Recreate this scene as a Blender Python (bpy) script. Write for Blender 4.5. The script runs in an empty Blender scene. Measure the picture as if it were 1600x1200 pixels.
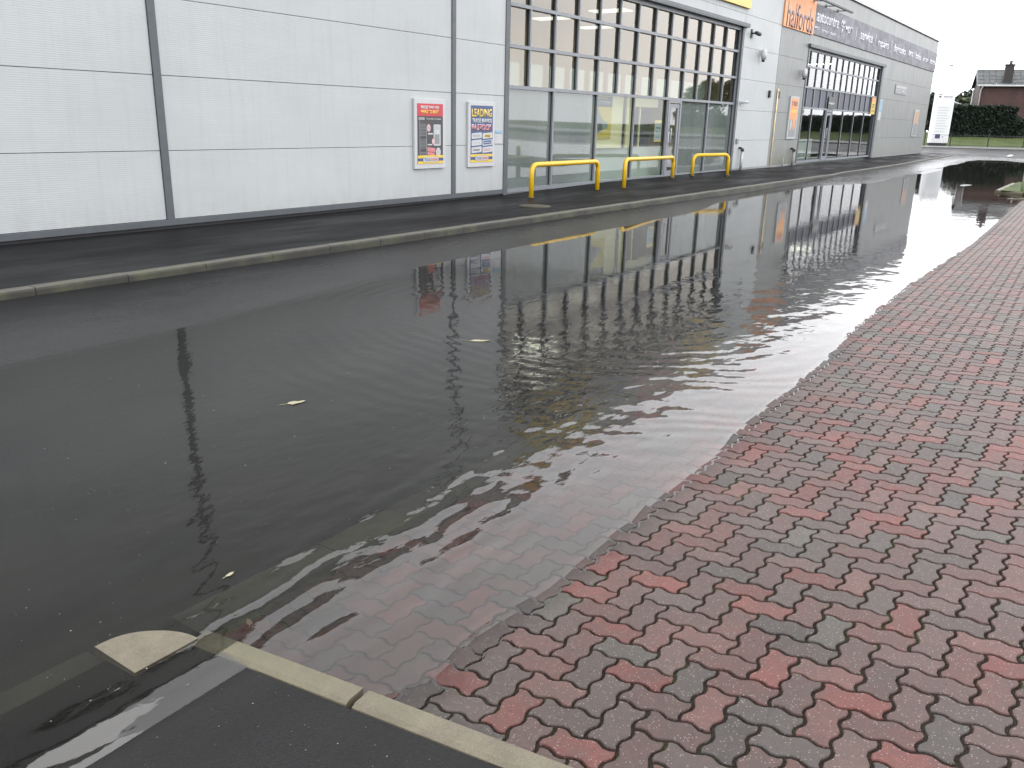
import bpy, bmesh, math, random
import numpy as np
from mathutils import Vector, Matrix
random.seed(7); rng = np.random.default_rng(7)
S = bpy.context.scene
COL = S.collection
R = math.radians

# ------------------------------------------------------------------ camera
YAW, PITCH, ROLL, FPX, EYE = R(55.3805), R(17.4703), R(-1.3781), 1317.14, 1.73
def cam_axes():
    f = np.array([math.sin(YAW)*math.cos(PITCH), math.cos(YAW)*math.cos(PITCH), -math.sin(PITCH)])
    r = np.array([math.cos(YAW), -math.sin(YAW), 0.]); d = np.cross(f, r)
    return r*math.cos(ROLL)+d*math.sin(ROLL), -r*math.sin(ROLL)+d*math.cos(ROLL), f
CR, CD, CF = cam_axes()
cd = bpy.data.cameras.new('camera'); cam = bpy.data.objects.new('camera', cd); COL.objects.link(cam)
cd.sensor_fit = 'HORIZONTAL'; cd.sensor_width = 36.0; cd.lens = FPX/1600*36.0
cd.clip_start = 0.05; cd.clip_end = 2000
cam.matrix_world = Matrix(((CR[0], -CD[0], -CF[0], 0), (CR[1], -CD[1], -CF[1], 0), (CR[2], -CD[2], -CF[2], EYE), (0, 0, 0, 1)))
S.camera = cam

# ------------------------------------------------------------------ light
SUN_EL, SUN_AZ = R(48), R(200)
w = bpy.data.worlds.new('World'); S.world = w; w.use_nodes = True
nt = w.node_tree; nt.nodes.clear()
out = nt.nodes.new('ShaderNodeOutputWorld'); bg = nt.nodes.new('ShaderNodeBackground')
sky = nt.nodes.new('ShaderNodeTexSky'); sky.sky_type = 'NISHITA'; sky.sun_disc = False
sky.sun_elevation = SUN_EL; sky.sun_rotation = SUN_AZ; sky.air_density = 1.0; sky.dust_density = 6.0; sky.ozone_density = 1.0
hs = nt.nodes.new('ShaderNodeHueSaturation'); hs.inputs['Saturation'].default_value = 0.10
# overcast: cloud layer evens the sky out
mixc = nt.nodes.new('ShaderNodeMix'); mixc.data_type = 'RGBA'; mixc.inputs[0].default_value = 0.72
mixc.inputs[7].default_value = (34.0, 34.2, 35.4, 1)
tc = nt.nodes.new('ShaderNodeTexCoord'); nz = nt.nodes.new('ShaderNodeTexNoise'); nz.inputs['Scale'].default_value = 1.6; nz.inputs['Detail'].default_value = 5
mr = nt.nodes.new('ShaderNodeMapRange'); mr.inputs[1].default_value = .3; mr.inputs[2].default_value = .7; mr.inputs[3].default_value = .86; mr.inputs[4].default_value = 1.1
mul = nt.nodes.new('ShaderNodeMix'); mul.data_type = 'RGBA'; mul.blend_type = 'MULTIPLY'; mul.inputs[0].default_value = 1
L = nt.links.new
L(sky.outputs[0], hs.inputs['Color']); L(hs.outputs[0], mixc.inputs[6]); L(tc.outputs['Generated'], nz.inputs['Vector'])
L(nz.outputs[0], mr.inputs[0]); L(mixc.outputs[2], mul.inputs[6]); L(mr.outputs[0], mul.inputs[7])
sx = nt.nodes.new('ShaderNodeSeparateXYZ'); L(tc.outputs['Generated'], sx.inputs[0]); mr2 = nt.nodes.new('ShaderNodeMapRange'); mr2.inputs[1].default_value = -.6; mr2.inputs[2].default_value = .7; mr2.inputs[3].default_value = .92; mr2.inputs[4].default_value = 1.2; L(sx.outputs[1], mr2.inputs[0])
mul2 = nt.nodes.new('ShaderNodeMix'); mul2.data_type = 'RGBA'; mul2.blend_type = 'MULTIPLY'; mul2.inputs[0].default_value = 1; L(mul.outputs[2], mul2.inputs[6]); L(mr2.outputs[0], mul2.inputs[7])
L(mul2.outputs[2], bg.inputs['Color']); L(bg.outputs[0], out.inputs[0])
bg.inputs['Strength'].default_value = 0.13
sd = bpy.data.lights.new('sun', 'SUN'); sun = bpy.data.objects.new('sun', sd); COL.objects.link(sun)
sd.energy = 0.6; sd.angle = R(25); sd.color = (1.0, 0.97, 0.93)
sun.rotation_euler = (R(90)-SUN_EL, 0, R(180)-SUN_AZ+R(180))
S.view_settings.view_transform = 'Standard'; S.view_settings.look = 'None'
S.view_settings.exposure = 0.0; S.view_settings.gamma = 1.0
S.cycles.max_bounces = 10; S.cycles.transparent_max_bounces = 16
S.cycles.caustics_reflective = False; S.cycles.caustics_refractive = False

# ------------------------------------------------------------------ helpers
class NB:
    """small node builder"""
    def __init__(s, name):
        s.m = bpy.data.materials.new(name); s.m.use_nodes = True; s.t = s.m.node_tree; s.t.nodes.clear()
        s.o = s.t.nodes.new('ShaderNodeOutputMaterial')
    def n(s, typ, **k):
        nd = s.t.nodes.new(typ)
        for a, v in k.items():
            if a.startswith('i_'): nd.inputs[int(a[2:])].default_value = v
            else: setattr(nd, a, v)
        return nd
    def l(s, a, b): s.t.links.new(a, b)
    def coord(s, scale=(1, 1, 1), which='Object', rot=(0, 0, 0)):
        c = s.n('ShaderNodeTexCoord'); mp = s.n('ShaderNodeMapping'); mp.inputs['Scale'].default_value = scale; mp.inputs['Rotation'].default_value = rot
        s.l(c.outputs[which], mp.inputs[0]); return mp.outputs[0]
    def noise(s, vec, scale=5, detail=4, rough=.55):
        q = s.n('ShaderNodeTexNoise'); q.inputs['Scale'].default_value = scale; q.inputs['Detail'].default_value = detail; q.inputs['Roughness'].default_value = rough
        s.l(vec, q.inputs['Vector']); return q.outputs[0]
    def rng(s, v, a, b, c, d):
        q = s.n('ShaderNodeMapRange'); s.l(v, q.inputs[0])
        for i, x in enumerate((a, b, c, d)): q.inputs[i+1].default_value = x
        return q.outputs[0]
    def math(s, op, a, b=None):
        q = s.n('ShaderNodeMath', operation=op)
        for i, x in enumerate((a, b)):
            if x is None: continue
            if isinstance(x, (int, float)): q.inputs[i].default_value = x
            else: s.l(x, q.inputs[i])
        return q.outputs[0]
    def mix(s, f, a, b, blend='MIX'):
        q = s.n('ShaderNodeMix', data_type='RGBA', blend_type=blend)
        for i, x in ((0, f), (6, a), (7, b)):
            if isinstance(x, (int, float)): q.inputs[i].default_value = x
            elif isinstance(x, tuple): q.inputs[i].default_value = (x+(1,))[:4]
            else: s.l(x, q.inputs[i])
        return q.outputs[2]
    def bump(s, h, dist=.01, strength=1, nrm=None):
        q = s.n('ShaderNodeBump'); q.inputs['Distance'].default_value = dist; q.inputs['Strength'].default_value = strength
        s.l(h, q.inputs['Height'])
        if nrm is not None: s.l(nrm, q.inputs['Normal'])
        return q.outputs[0]
    def bsdf(s, col, rough=.5, metal=0, spec=.5, nrm=None, **k):
        p = s.n('ShaderNodeBsdfPrincipled')
        for nm, v in (('Base Color', col), ('Roughness', rough), ('Metallic', metal), ('Specular IOR Level', spec)):
            if isinstance(v, tuple): p.inputs[nm].default_value = (v+(1,))[:4]
            elif isinstance(v, (int, float)): p.inputs[nm].default_value = v
            else: s.l(v, p.inputs[nm])
        if nrm is not None: s.l(nrm, p.inputs['Normal'])
        for a, v in k.items(): p.inputs[a.replace('_', ' ')].default_value = v
        s.l(p.outputs[0], s.o.inputs[0]); return p
    def xyz(s, vec):
        q = s.n('ShaderNodeSeparateXYZ'); s.l(vec, q.inputs[0]); return q.outputs

def simple(name, col, rough=.5, metal=0, spec=.5, var=.12, nscale=8, bump=0, bscale=60):
    b = NB(name); c = b.coord()
    n = b.noise(c, nscale, 4); f = b.rng(n, .25, .75, 1-var, 1+var)
    cc = b.mix(1.0, tuple(col), f, 'MULTIPLY')
    rr = b.rng(b.noise(c, nscale*2.3, 3), .3, .7, max(rough-.07, 0.02), min(rough+.09, 1))
    nr = b.bump(b.noise(c, bscale, 3), bump) if bump else None
    b.bsdf(cc, rr, metal, spec, nr); return b.m

def finish(name, bm, mats, parent=None, smooth=False):
    me = bpy.data.meshes.new(name); bm.to_mesh(me); bm.free()
    o = bpy.data.objects.new(name, me); COL.objects.link(o)
    for m in (mats if isinstance(mats, (list, tuple)) else [mats]): me.materials.append(m)
    if parent is not None:
        o.parent = parent
        pm = parent
        loc = Vector((0, 0, 0))
        o.matrix_parent_inverse = parent_world(parent).inverted()
    if smooth:
        for p in me.polygons: p.use_smooth = True
    return o
def parent_world(o):
    m = Matrix.LocRotScale(o.location, o.rotation_euler, o.scale)
    return (parent_world(o.parent) @ o.matrix_parent_inverse @ m) if o.parent else m
def empty(name, label, cat, loc=(0, 0, 0), rz=0, group=None):
    o = bpy.data.objects.new(name, None); COL.objects.link(o); o.location = loc; o.rotation_euler = (0, 0, rz); o.empty_display_size = .2
    return tag(o, label, cat, group)
def tag(o, label=None, cat=None, group=None, kind=None):
    if label: o['label'] = label
    if cat: o['category'] = cat
    if group: o['group'] = group
    if kind: o['kind'] = kind
    return o
def bx(bm, x0, x1, y0, y1, z0, z1, mi=0, M=None):
    r = bmesh.ops.create_cube(bm, size=1)
    for v in r['verts']:
        v.co = Vector(((x0+x1)/2+v.co.x*(x1-x0), (y0+y1)/2+v.co.y*(y1-y0), (z0+z1)/2+v.co.z*(z1-z0)))
        if M is not None: v.co = M @ v.co
    for f in {f for v in r['verts'] for f in v.link_faces}: f.material_index = mi
    return r['verts']
def boxo(name, x0, x1, y0, y1, z0, z1, m, parent=None, bev=0, M=None):
    bm = bmesh.new(); bx(bm, x0, x1, y0, y1, z0, z1, 0, M)
    if bev: bmesh.ops.bevel(bm, geom=list(bm.edges), offset=bev, segments=2, affect='EDGES', profile=.5)
    return finish(name, bm, m, parent)
def tube(bm, pts, r, seg=12, cap=True, mi=0):
    """swept tube along points; r float or list"""
    pts = [Vector(p) for p in pts]; rings = []
    prev = None
    for i, p in enumerate(pts):
        t = (pts[min(i+1, len(pts)-1)]-pts[max(i-1, 0)]).normalized()
        if prev is None:
            u = t.orthogonal().normalized()
        else:
            u = (prev - t*prev.dot(t)).normalized()
        prev = u; v = t.cross(u); rr = r[i] if isinstance(r, (list, tuple)) else r
        rings.append([bm.verts.new(p+u*rr*math.cos(2*math.pi*k/seg)+v*rr*math.sin(2*math.pi*k/seg)) for k in range(seg)])
    for a, b in zip(rings, rings[1:]):
        for k in range(seg):
            f = bm.faces.new((a[k], a[(k+1) % seg], b[(k+1) % seg], b[k])); f.smooth = True; f.material_index = mi
    if cap:
        bm.faces.new(rings[0][::-1]).material_index = mi; bm.faces.new(rings[-1]).material_index = mi
def prism(bm, outline, y0, y1, mi=0):
    """outline in x-z, extruded y0..y1"""
    a = [bm.verts.new((x, y0, z)) for x, z in outline]; b = [bm.verts.new((x, y1, z)) for x, z in outline]
    n = len(a)
    fs = [bm.faces.new(a), bm.faces.new(b[::-1])]
    for i in range(n): fs.append(bm.faces.new((a[i], b[i], b[(i+1) % n], a[(i+1) % n])))
    for f in fs: f.material_index = mi
def sheet(name, P, idx, m, smooth=False):
    me = bpy.data.meshes.new(name); me.from_pydata([tuple(p) for p in P], [], [tuple(i) for i in idx]); me.update()
    o = bpy.data.objects.new(name, me); COL.objects.link(o); me.materials.append(m)
    if smooth:
        for p in me.polygons: p.use_smooth = True
    return o
def gridsheet(name, xs, ys, zf, m, smooth=True, yf=None):
    X, Y = np.meshgrid(xs, ys, indexing='ij')
    if yf is not None: Y = yf(X, Y)
    Z = zf(X, Y); nx, ny = X.shape
    P = np.stack([X, Y, Z], -1).reshape(-1, 3)
    i = np.arange(nx-1)[:, None]*ny+np.arange(ny-1)[None, :]
    idx = np.stack([i, i+ny, i+ny+1, i+1], -1).reshape(-1, 4)
    return sheet(name, P.tolist(), idx.tolist(), m, smooth)
_tc = {}
def text(body, x0, x1, z0, z1, y, m, parent, name='lettering', bold=0.02, depth=.004, M=None):
    """flat raised lettering fitted in the box x0..x1, z0..z1 on a plane facing -y"""
    cu = bpy.data.curves.new('txt', 'FONT'); cu.body = body; cu.size = 1; cu.offset = bold; cu.resolution_u = 3
    cu.align_x = 'LEFT'; cu.space_line = .85
    to = bpy.data.objects.new('txt', cu); COL.objects.link(to)
    bpy.context.view_layer.update()
    me = bpy.data.meshes.new_from_object(to.evaluated_get(bpy.context.evaluated_depsgraph_get()))
    bpy.data.objects.remove(to); bpy.data.curves.remove(cu)
    co = np.array([v.co[:] for v in me.vertices]); mn, mx = co.min(0), co.max(0)
    bm = bmesh.new(); bm.from_mesh(me); bpy.data.meshes.remove(me)
    for v in bm.verts:
        v.co = Vector((x0+(v.co.x-mn[0])/(mx[0]-mn[0])*(x1-x0), y, z0+(v.co.y-mn[1])/(mx[1]-mn[1])*(z1-z0)))
    for f in bm.faces:
        f.normal_update()
        if f.normal.y > 0: f.normal_flip()
    ex = bmesh.ops.extrude_face_region(bm, geom=list(bm.faces))
    vs = [g for g in ex['geom'] if isinstance(g, bmesh.types.BMVert)]
    for v in vs: v.co.y -= depth
    if M is not None:
        for v in bm.verts: v.co = M @ v.co
    return finish(name, bm, m, parent)
def W(px, py, D):
    """world point seen at photo pixel (1600 wide) whose horizontal distance along the heading is D"""
    r = (px-800)/FPX*CR+(py-600)/FPX*CD+CF
    h = r[0]*math.sin(YAW)+r[1]*math.cos(YAW)
    return Vector(r/h*D)+Vector((0, 0, EYE))
interp = lambda x, tab: np.interp(x, [a for a, b in tab], [b for a, b in tab])

# ------------------------------------------------------------------ materials
def m_panel(name, col, rib, weather=0):
    b = NB(name); c = b.coord(which='Object'); x, y, z = b.xyz(c)
    n1 = b.noise(b.coord((.5, .5, .9)), 1.2, 5); n2 = b.noise(b.coord((6, 6, .35)), 2.2, 5, .65)
    f = b.rng(n1, .3, .7, .95, 1.04)
    cc = b.mix(1.0, tuple(col), f, 'MULTIPLY')
    st = b.rng(n2, .5, .78, 0, .22+.25*weather); cc = b.mix(st, cc, (col[0]*.72, col[1]*.72, col[2]*.66))
    if weather:
        # algae on the first bay, growing up from the ground; grime under the coping
        low = b.rng(z, .2, 1.25, 1, 0); bay = b.math('MULTIPLY', b.rng(x, 32.2, 32.6, 0, 1), b.rng(x, 35.2, 35.6, 1, 0))
        a = b.math('MULTIPLY', b.math('MULTIPLY', low, bay), b.rng(b.noise(b.coord((4, 4, .7)), 1.6, 5, .7), .35, .62, .1, 1.0))
        cc = b.mix(a, cc, (.09, .095, .045))
        low2 = b.math('MULTIPLY', b.rng(z, .2, 1.0, .45, 0), b.rng(b.noise(b.coord((1.2, 1, .8)), 1.4, 4), .4, .7, 0, 1))
        cc = b.mix(low2, cc, (.14, .14, .11))
    else:
        low2 = b.math('MULTIPLY', b.rng(z, .2, .6, .35, 0), b.rng(b.noise(b.coord((2, 1, 1)), 2.4, 4), .35, .7, 0, 1))
        cc = b.mix(low2, cc, (.21, .21, .2))
    if rib:
        wv = b.n('ShaderNodeTexWave', wave_type='BANDS', bands_direction='Z', wave_profile='SIN'); wv.inputs['Scale'].default_value = 12.08
        wv.inputs['Distortion'].default_value = 0; b.l(b.coord(), wv.inputs[0])
        h = wv.outputs[1]; nr = b.bump(h, .0006, 1, b.bump(n1, .02, .5))
    else: nr = b.bump(n1, .02, .5)
    b.bsdf(cc, b.rng(n2, .3, .7, .38, .52), 0, .4, nr); return b.m
M_PANEL = m_panel('white micro rib cladding', (.35, .367, .367), True)
M_PANEL2 = m_panel('white flat cladding', (.345, .362, .362), False)
M_PANEL3 = m_panel('weathered grey cladding', (.185, .192, .186), False, 1)
M_STRIP = simple('dark grey flashing', (0.0612, 0.0684, 0.0756), .45)
M_GROOVE = simple('shadow gap rubber', (.07, .073, .076), .8)
M_FRAME = simple('grey powder coated frame', (0.16, 0.172, 0.188), .4, var=.06)
M_BLACK = simple('black gasket', (.012, .012, .014), .5)
M_COPING = simple('pale coping', (0.315, 0.3225, 0.315), .4)
M_WHITE = simple('white plastic', (0.39, 0.395, 0.4), .35, var=.04)
M_CREAM = simple('cream interior paint', (.75, .62, .36), .6, var=.05)
M_TAN = simple('tan interior wall', (.62, .5, .3), .8, var=.15, nscale=.6)
M_GREYIN = simple('pale interior wall', (.5, .5, .46), .7, var=.08)
M_FLOOR = simple('shop floor', (.25, .26, .25), .4)
M_YELLOW = simple('yellow painted steel', (0.561, 0.3432, 0.0079), .3, var=.08, bump=.0006, bscale=90)
M_STEEL = simple('galvanised pipe', (0.294, 0.301, 0.294), .4, .4)
M_RED = simple('sign red', (0.3844, 0.0217, 0.0341), .35, var=.04)
M_BLUE = simple('sign blue', (0.0245, 0.0525, 0.14), .35, var=.04)
M_SYEL = simple('sign yellow', (0.5456, 0.372, 0.031), .35, var=.04)
M_INK = simple('sign black', (.03, .03, .033), .4)
M_ORANGE = simple('sign orange', (0.6192, 0.2376, 0.072), .45, var=.08, nscale=2)
M_BANNER = simple('faded charcoal banner', (.045, .045, .062), .45, var=.10, nscale=1.2)
M_BROWN = simple('dark brown letters', (.11, .06, .07), .45)
M_WORN = simple('faded white letters', (0.54, 0.54, 0.57), .45, var=.15, nscale=9)
M_GREEN = simple('sign green', (.05, .2, .09), .4)
M_LBLUE = simple('notice blue', (0.072, 0.252, 0.408), .4)
M_PINK = simple('sign pink', (0.45, 0.15, 0.15), .4)
M_GREY = simple('mid grey', (0.18, 0.186, 0.192), .45)
M_LGREY = simple('light grey print', (0.33, 0.341, 0.3465), .45)

def m_glass(name, tint=(.8, .85, .83), haze=0., hazecol=(.5, .6, .56), refl=1.0, glc=(1, 1, 1)):
    b = NB(name); tr = b.n('ShaderNodeBsdfTransparent'); tr.inputs[0].default_value = tint+(1,)
    gl = b.n('ShaderNodeBsdfGlossy'); gl.inputs['Roughness'].default_value = .02; gl.inputs[0].default_value = glc+(1,)
    nr = b.bump(b.noise(b.coord((.8, .8, .8)), .5, 1), .006); b.l(nr, gl.inputs['Normal'])
    fr = b.n('ShaderNodeFresnel'); fr.inputs[0].default_value = 1.9
    base = tr.outputs[0]
    if haze:
        df = b.n('ShaderNodeBsdfDiffuse'); df.inputs[0].default_value = hazecol+(1,)
        mx = b.n('ShaderNodeMixShader')
        n = b.noise(b.coord((1.1, 1.1, .35)), 1.1, 4, .5)
        b.l(b.rng(n, .3, .7, haze-.18, min(haze+.12, 1)), mx.inputs[0])
        b.l(tr.outputs[0], mx.inputs[1]); b.l(df.outputs[0], mx.inputs[2]); base = mx.outputs[0]
    geo = b.n('ShaderNodeNewGeometry'); m2 = b.n('ShaderNodeMixShader'); b.l(b.math('MULTIPLY', b.math('MULTIPLY', fr.outputs[0], refl), b.math('SUBTRACT', 1.0, geo.outputs['Backfacing'])), m2.inputs[0]); b.l(base, m2.inputs[1]); b.l(gl.outputs[0], m2.inputs[2])
    b.l(m2.outputs[0], b.o.inputs[0]); return b.m
M_GLASS = m_glass('clear glass', refl=1.0)
M_GLASSU = m_glass('upper glass warm reflection tint', refl=1.25, glc=(1, .94, .85))  # reflection boosted and tinted warm, standing in for the lit interior
M_GLASSL = m_glass('clear lower glass', refl=.7)
M_FROST = m_glass('dusty etched glass', haze=.62, hazecol=(.17, .2, .19), refl=.8)
M_SPAN = m_glass('grey filmed glass', haze=.97, hazecol=(.085, .087, .11), refl=.16)

def m_asphalt(name, base=(.03, .031, .033), rough=(.16, .42), wetscale=.6, specks=True, spec=.3, film=False, vs=26):
    b = NB(name); c = b.coord()
    fine = b.noise(c, 260, 3, .7); mid = b.noise(c, 28, 4, .6); big = b.noise(b.coord((.35, 1, 1)), wetscale*1.4, 5, .6)
    v = b.n('ShaderNodeTexVoronoi'); v.inputs['Scale'].default_value = 150; b.l(c, v.inputs[0])
    f = b.math('MULTIPLY', b.rng(fine, .25, .75, .5, 1.6), b.rng(big, .3, .7, .82, 1.25))
    cc = b.mix(1.0, base, f, 'MULTIPLY')
    if specks:
        v2 = b.n('ShaderNodeTexVoronoi'); v2.inputs['Scale'].default_value = vs; b.l(c, v2.inputs[0])
        sp = b.math('MULTIPLY', b.rng(v2.outputs['Distance'], .06, .11, 1, 0), b.rng(b.n('ShaderNodeSeparateColor').outputs[0], 0, 1, 1, 1))
        sc = b.n('ShaderNodeSeparateColor'); b.l(v2.outputs['Color'], sc.inputs[0])
        sp = b.math('MULTIPLY', b.rng(v2.outputs['Distance'], .05, .09, 1, 0), b.rng(sc.outputs[0], .86, .9, 0, 1))
        cc = b.mix(sp, cc, (.32, .31, .29))  # pale aggregate grain, with wet glints painted into the colour
    h = b.math('ADD', b.math('MULTIPLY', v.outputs['Distance'], .6), b.math('MULTIPLY', mid, .5))
    nr = b.bump(h, .0035, .8)
    b.bsdf(cc, b.rng(b.noise(b.coord((.3, 1, 1)), wetscale*2, 4, .6), .35, .65, rough[0], rough[1]), 0, b.rng(b.xyz(c)[2], -.004, .002, 0, spec), nr)
    if film:
        zz = b.math('ADD', b.xyz(c)[2], b.rng(b.noise(b.coord((.6, 1.2, 1)), 1.8, 5, .65), .3, .7, -.012, .012)); pr = [q for q in b.t.nodes if q.type == 'BSDF_PRINCIPLED'][0]
        wet = b.rng(zz, .0, .06, 1, 0); b.l(b.math('MULTIPLY', b.rng(b.xyz(c)[2], -.004, .002, 0, 1), b.math('ADD', b.math('MULTIPLY', wet, .1), spec)), pr.inputs['Specular IOR Level']); b.l(b.math('ADD', b.math('MULTIPLY', wet, -.26), b.rng(big, .3, .7, .28, .45)), pr.inputs['Roughness'])
    return b.m
M_ROAD = m_asphalt('wet road asphalt', (.014, .0142, .0145), (.2, .42), spec=.025, film=True)
M_PATH = m_asphalt('wet dark footpath asphalt', (.0095, .0095, .0102), (.36, .62), spec=.035)
M_APRON = m_asphalt('coarse damp apron asphalt', (.0088, .0088, .0089), (.4, .62), spec=.1, vs=75)
def m_conc(name, col, moss=.3):
    b = NB(name); c = b.coord(); n = b.noise(c, 9, 6, .65); f = b.noise(c, 140, 3, .7); g = b.noise(c, 2.2, 4)
    cc = b.mix(1.0, col, b.math('MULTIPLY', b.rng(n, .3, .7, .75, 1.18), b.rng(f, .3, .7, .8, 1.2)), 'MULTIPLY')
    cc = b.mix(b.math('MULTIPLY', b.rng(g, .48, .7, 0, 1), moss), cc, (.07, .075, .035))
    b.bsdf(cc, .6, 0, b.rng(b.xyz(c)[2], -.004, .002, 0, .4), b.bump(f, .002, .7, b.bump(n, .004, .5))); return b.m
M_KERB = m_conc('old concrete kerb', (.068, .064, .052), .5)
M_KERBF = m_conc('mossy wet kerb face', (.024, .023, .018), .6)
M_KERBN = m_conc('buff concrete kerb', (.09, .077, .052), .45)
M_KERBW = m_conc('wet concrete kerb', (.04, .04, .034), .5)
def m_paver():
    b = NB('wet clay pavers'); at = b.n('ShaderNodeAttribute', attribute_name='tone'); c = b.coord()
    fine = b.noise(c, 330, 3, .75); mid = b.noise(c, 42, 5, .65); big = b.noise(c, .9, 4)
    blot = b.noise(c, 11, 4, .6)
    f = b.math('MULTIPLY', b.math('MULTIPLY', b.rng(fine, .25, .75, .6, 1.35), b.rng(mid, .3, .7, .8, 1.2)), b.rng(big, .35, .65, .9, 1.1))
    f = b.math('MULTIPLY', f, .93); cc = b.mix(1.0, at.outputs['Color'], f, 'MULTIPLY')
    cc = b.mix(b.rng(blot, .42, .72, 0, .6), cc, (.055, .044, .04))
    v = b.n('ShaderNodeTexVoronoi'); v.inputs['Scale'].default_value = 150; b.l(c, v.inputs[0])
    sc = b.n('ShaderNodeSeparateColor'); b.l(v.outputs['Color'], sc.inputs[0])
    sp = b.math('MULTIPLY', b.rng(v.outputs['Distance'], .2, .34, 1, 0), b.rng(sc.outputs[0], .76, .82, 0, .6))
    cc = b.mix(sp, cc, (.33, .3, .27))
    v3 = b.n('ShaderNodeTexVoronoi'); v3.inputs['Scale'].default_value = 38; b.l(c, v3.inputs[0]); s3 = b.n('ShaderNodeSeparateColor'); b.l(v3.outputs['Color'], s3.inputs[0])
    cc = b.mix(b.math('MULTIPLY', b.rng(v3.outputs['Distance'], .1, .16, 1, 0), b.rng(s3.outputs[0], .9, .92, 0, .9)), cc, (.012, .01, .01))
    sil = b.math('MULTIPLY', b.rng(b.noise(b.coord((.5, .9, 1), rot=(0, 0, .3)), .8, 5, .6), .48, .68, 0, .5), b.rng(mid, .4, .6, .5, 1)); cc = b.mix(sil, cc, (.058, .05, .043))
    damp = b.rng(b.math('ADD', b.xyz(c)[2], b.rng(blot, .3, .7, -.004, .004)), .002, .014, .62, 1); cc = b.mix(1.0, cc, damp, 'MULTIPLY')
    nr = b.bump(b.math('ADD', fine, b.math('MULTIPLY', mid, .6)), .0028, .9)
    b.bsdf(cc, b.rng(mid, .3, .7, .42, .6), 0, b.rng(b.xyz(c)[2], -.004, .002, 0, .17), nr); return b.m
M_PAVER = m_paver()
def m_joint():
    b = NB('dark sand and moss joints'); c = b.coord(); n = b.noise(c, 190, 4, .7); g = b.noise(c, 1.9, 4, .6); g2 = b.noise(c, 24, 3)
    cc = b.mix(b.rng(n, .35, .65, 0, 1), (.009, .007, .006), (.034, .028, .022))
    ms = b.math('MULTIPLY', b.rng(g, .5, .66, 0, .9), b.rng(g2, .42, .6, 0, 1)); cc = b.mix(ms, cc, (.045, .065, .018))
    b.bsdf(cc, .9, 0, .04, b.bump(n, .004)); return b.m
M_JOINT = m_joint()
def m_foliage(name, a, c2, rough=.6):
    b = NB(name); c = b.coord(); n = b.noise(c, .9, 4, .6); i = b.n('ShaderNodeNewGeometry')
    cc = b.mix(b.rng(n, .3, .7, 0, 1), a, c2); cc = b.mix(1.0, cc, b.rng(i.outputs['Random Per Island'], 0, 1, .6, 1.35), 'MULTIPLY')
    b.bsdf(cc, rough, 0, .3); return b.m
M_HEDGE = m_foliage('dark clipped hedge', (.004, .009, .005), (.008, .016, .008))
M_TREE = m_foliage('tree leaves', (.018, .028, .017), (.036, .046, .028))
M_BUSH = m_foliage('mixed shrub leaves', (.05, .065, .03), (.1, .11, .06))
M_BARK = simple('bark', (.08, .06, .045), .9, bump=.01)
def m_grass():
    b = NB('short grass'); c = b.coord(); n = b.noise(c, .5, 5, .65); f = b.noise(c, 9, 4, .7)
    cc = b.mix(b.rng(n, .3, .7, 0, 1), (.04, .055, .018), (.075, .10, .03)); cc = b.mix(1.0, cc, b.rng(f, .3, .7, .7, 1.25), 'MULTIPLY')
    b.bsdf(cc, .8, 0, .2, b.bump(f, .05)); return b.m
M_GRASS = m_grass()
def m_brick():
    b = NB('red house brick'); c = b.coord()
    br = b.n('ShaderNodeTexBrick'); br.inputs['Scale'].default_value = 1; br.inputs['Brick Width'].default_value = .225; br.inputs['Row Height'].default_value = .075
    br.inputs['Mortar Size'].default_value = .008; br.inputs['Color1'].default_value = (.058, .021, .015, 1); br.inputs['Color2'].default_value = (.036, .017, .013, 1); br.inputs['Mortar'].default_value = (.04, .03, .027, 1)
    mp = b.n('ShaderNodeMapping'); mp.inputs['Rotation'].default_value = (R(90), 0, 0); t = b.n('ShaderNodeTexCoord'); b.l(t.outputs['Object'], mp.inputs[0]); b.l(mp.outputs[0], br.inputs[0])
    cc = b.mix(1.0, br.outputs[0], b.rng(b.noise(c, 1.1, 5, .65), .3, .7, .65, 1.35), 'MULTIPLY'); b.bsdf(cc, .8); return b.m
M_BRICK = m_brick()
M_TILE = simple('grey concrete roof tile', (0.072, 0.078, 0.078), .7, var=.35, nscale=3)

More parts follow.
